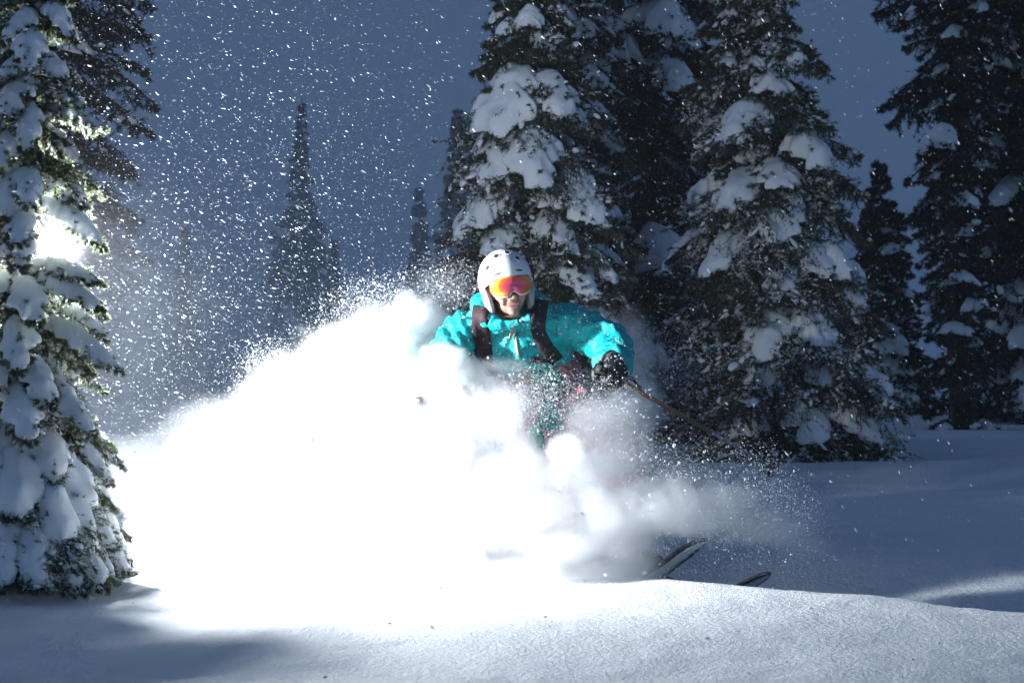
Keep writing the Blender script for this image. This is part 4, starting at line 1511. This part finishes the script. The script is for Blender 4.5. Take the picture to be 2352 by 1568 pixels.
def build_grains():
    rng = np.random.default_rng(101)
    pts, vel = [], []
    lo = np.min(PUFF_C - PUFF_R * 1.6, 0)
    hi = np.max(PUFF_C + PUFF_R * 1.6, 0)
    lo[2] = -0.1
    c = lo + (hi - lo) * rng.random((3000000, 3))
    s, who = field(c)
    s = s + (fbm(c * 7, 4, 3) - 0.5) * 0.9
    pr = np.where(s > 0.10, 0.05, np.exp(-np.clip(0.10 - s, 0, None) * 7.0)) * np.clip(PUFF_W[who] * 1.4 + 0.06, 0, 1) * 0.20
    keep = rng.random(len(c)) < pr
    pts.append(c[keep])
    # fans of spray: root, mean direction, spread, reach, number
    for root, mean, spread, reach, n in (
            (P(1500, 1220, 9.15), (0.25, 0.10, 0.95), 0.50, 0.46, 16000), (P(1610, 1230, 9.08), (0.75, 0.05, 0.50), 0.4, 0.50, 20000),
            (P(900, 800, 10.15), (-0.35, 0.2, 0.75), 0.45, 0.42, 12600), (P(1000, 720, 10.3), (0.35, 0.3, 0.8), 0.5, 0.35, 5760),
            (P(1470, 850, 10.4), (0.75, 0.2, 0.35), 0.6, 0.30, 6480), (P(640, 850, 10.2), (-0.6, 0, 0.6), 0.5, 0.20, 3960),
            (P(1380, 960, 9.25), (0.3, 0, 0.3), 0.9, 0.26, 9000), (P(1230, 930, 9.35), (0, 0, 0.3), 0.9, 0.26, 9000), (P(1530, 1298, 9.36), (0.6, -0.4, 0.3), 0.7, 0.12, 1620)):
        d = np.array(mean)[None] + rng.normal(size=(n, 3)) * spread
        d /= np.linalg.norm(d, axis=1, keepdims=True)
        t = rng.random((n, 1)) ** 0.75
        p = np.array(root[:])[None] + d * t * reach + rng.normal(size=(n, 3)) * 0.04
        p[:, 2] -= 0.12 * t[:, 0] ** 2
        pts.append(p)
    p = np.concatenate(pts)
    n = len(p)
    V, Fc = tetra(p, np.exp(rng.normal(size=n) * 0.5) * 0.00145, rng)
    o = link('powder_grains', mesh_np('powder_grains', V, Fc), M['flake'])
    tag(o, 'fine white grains of snow flying off the edges of the powder plume', 'snow spray', kind='stuff')
    # bigger crumbs
    k = rng.choice(n, 700)
    q = p[k] + rng.normal(size=(700, 3)) * 0.01
    s = np.minimum(np.exp(rng.normal(size=(700, 1)) * 0.5) * 0.0026, 0.0055) * np.array([[1, 1, 1.2]])
    o = link('snow_clumps', lumps_mesh(q, s, rng), M['flake'])
    tag(o, 'broken crumbs of snow tumbling in the spray', 'snow spray', kind='stuff')
    # crumbs lying on the slope
    m = 70
    x = rng.uniform(-1.7, 2.4, m)
    y = rng.uniform(6.3, 9.3, m)
    q = np.stack([x, y, ground_z(x, y) + 0.001], 1)
    s = np.minimum(np.exp(rng.normal(size=(m, 1)) * 0.5) * 0.0032, 0.008) * np.array([[1, 1, 0.5]])
    o = link('snow_crumbs', lumps_mesh(q, s, rng), M['cap'])
    tag(o, 'loose crumbs of snow scattered over the near slope', 'snow', kind='stuff')
    print('grains', n)


build_grains()


def build_flakes():
    rng = np.random.default_rng(7)
    n = 210000
    y = 7.0 + 12.7 * rng.random(n) ** 0.85
    x = (rng.random(n) - 0.5) * (0.62 * y + 1.0)
    z = -0.05 + rng.random(n) * (CAM_Z + 0.19 * y)
    p = np.stack([x, y, z], 1)
    # thicker in the gusts round the small fir
    dens = np.exp(-((x + 0.24 * y * 0.8) / (0.16 * y)) ** 2) * 0.75 + 0.22
    dens *= np.clip((fbm(p * np.array([1.1, 0.7, 1.1]), 4, 5) - 0.30) * 3.2, 0.15, 1.4)
    keep = rng.random(n) < dens
    keep &= z > ground_z(x, y) + 0.02
    p = p[keep]
    # a dense gust behind the lamp, and a few flakes close to the eye
    m = 16000
    q = np.array([-1.7, 11.6, 0.95]) + rng.normal(size=(m, 3)) * np.array([0.75, 0.9, 0.5])
    q = q[(q[:, 2] > 0.05) & (q[:, 1] > 9.9)]
    m = 170
    yn = rng.uniform(3.0, 6.8, m)
    e = np.stack([(rng.random(m) - 0.5) * 0.55 * yn, yn, CAM_Z + (rng.random(m) - 0.5) * 0.32 * yn], 1)
    e = e[e[:, 2] > 0.1]
    p = np.concatenate([p, q, e])
    n = len(p)
    w = np.minimum(np.exp(rng.normal(size=n) * 0.62) * 0.0015, 0.0062)
    w[-len(e):] = rng.uniform(0.002, 0.0045, len(e))
    ln = w * rng.uniform(1.6, 4.2, n)
    side = np.clip((p[:, 0] / p[:, 1] + 0.2) / 0.4, 0, 1)
    ang = -0.28 - 0.75 * side + rng.normal(size=n) * 0.25
    ax = np.stack([np.cos(ang), rng.normal(size=n) * 0.25, np.sin(ang)], 1)
    V, Fc = shards(p, ln, w, ax, rng)
    o = link('falling_snow', mesh_np('falling_snow', V, Fc), M['flake'])
    tag(o, 'wind driven snowflakes filling the air', 'snowfall', kind='stuff')
    print('flakes', n)


build_flakes()


def build_haze():
    bm = bmesh.new()
    bmesh.ops.create_cube(bm, size=1)
    me = bpy.data.meshes.new('haze')
    bm.to_mesh(me)
    bm.free()
    o = link('haze', me)
    o.scale = (60, 84, 16.5)
    o.location = (0, 36, 6.75)
    mat = bpy.data.materials.new('snowy_air')
    mat.use_nodes = True
    n = mat.node_tree.nodes
    n.remove(n['Principled BSDF'])
    pv = n.new('ShaderNodeVolumePrincipled')
    pv.inputs['Color'].default_value = (0.9, 0.93, 0.97, 1)
    pv.inputs['Density'].default_value = 0.0010
    pv.inputs['Anisotropy'].default_value = 0.1
    mat.node_tree.links.new(pv.outputs[0], n['Material Output'].inputs['Volume'])
    me.materials.append(mat)
    tag(o, 'thin snow haze hanging between the firs', 'haze', kind='stuff')


build_haze()
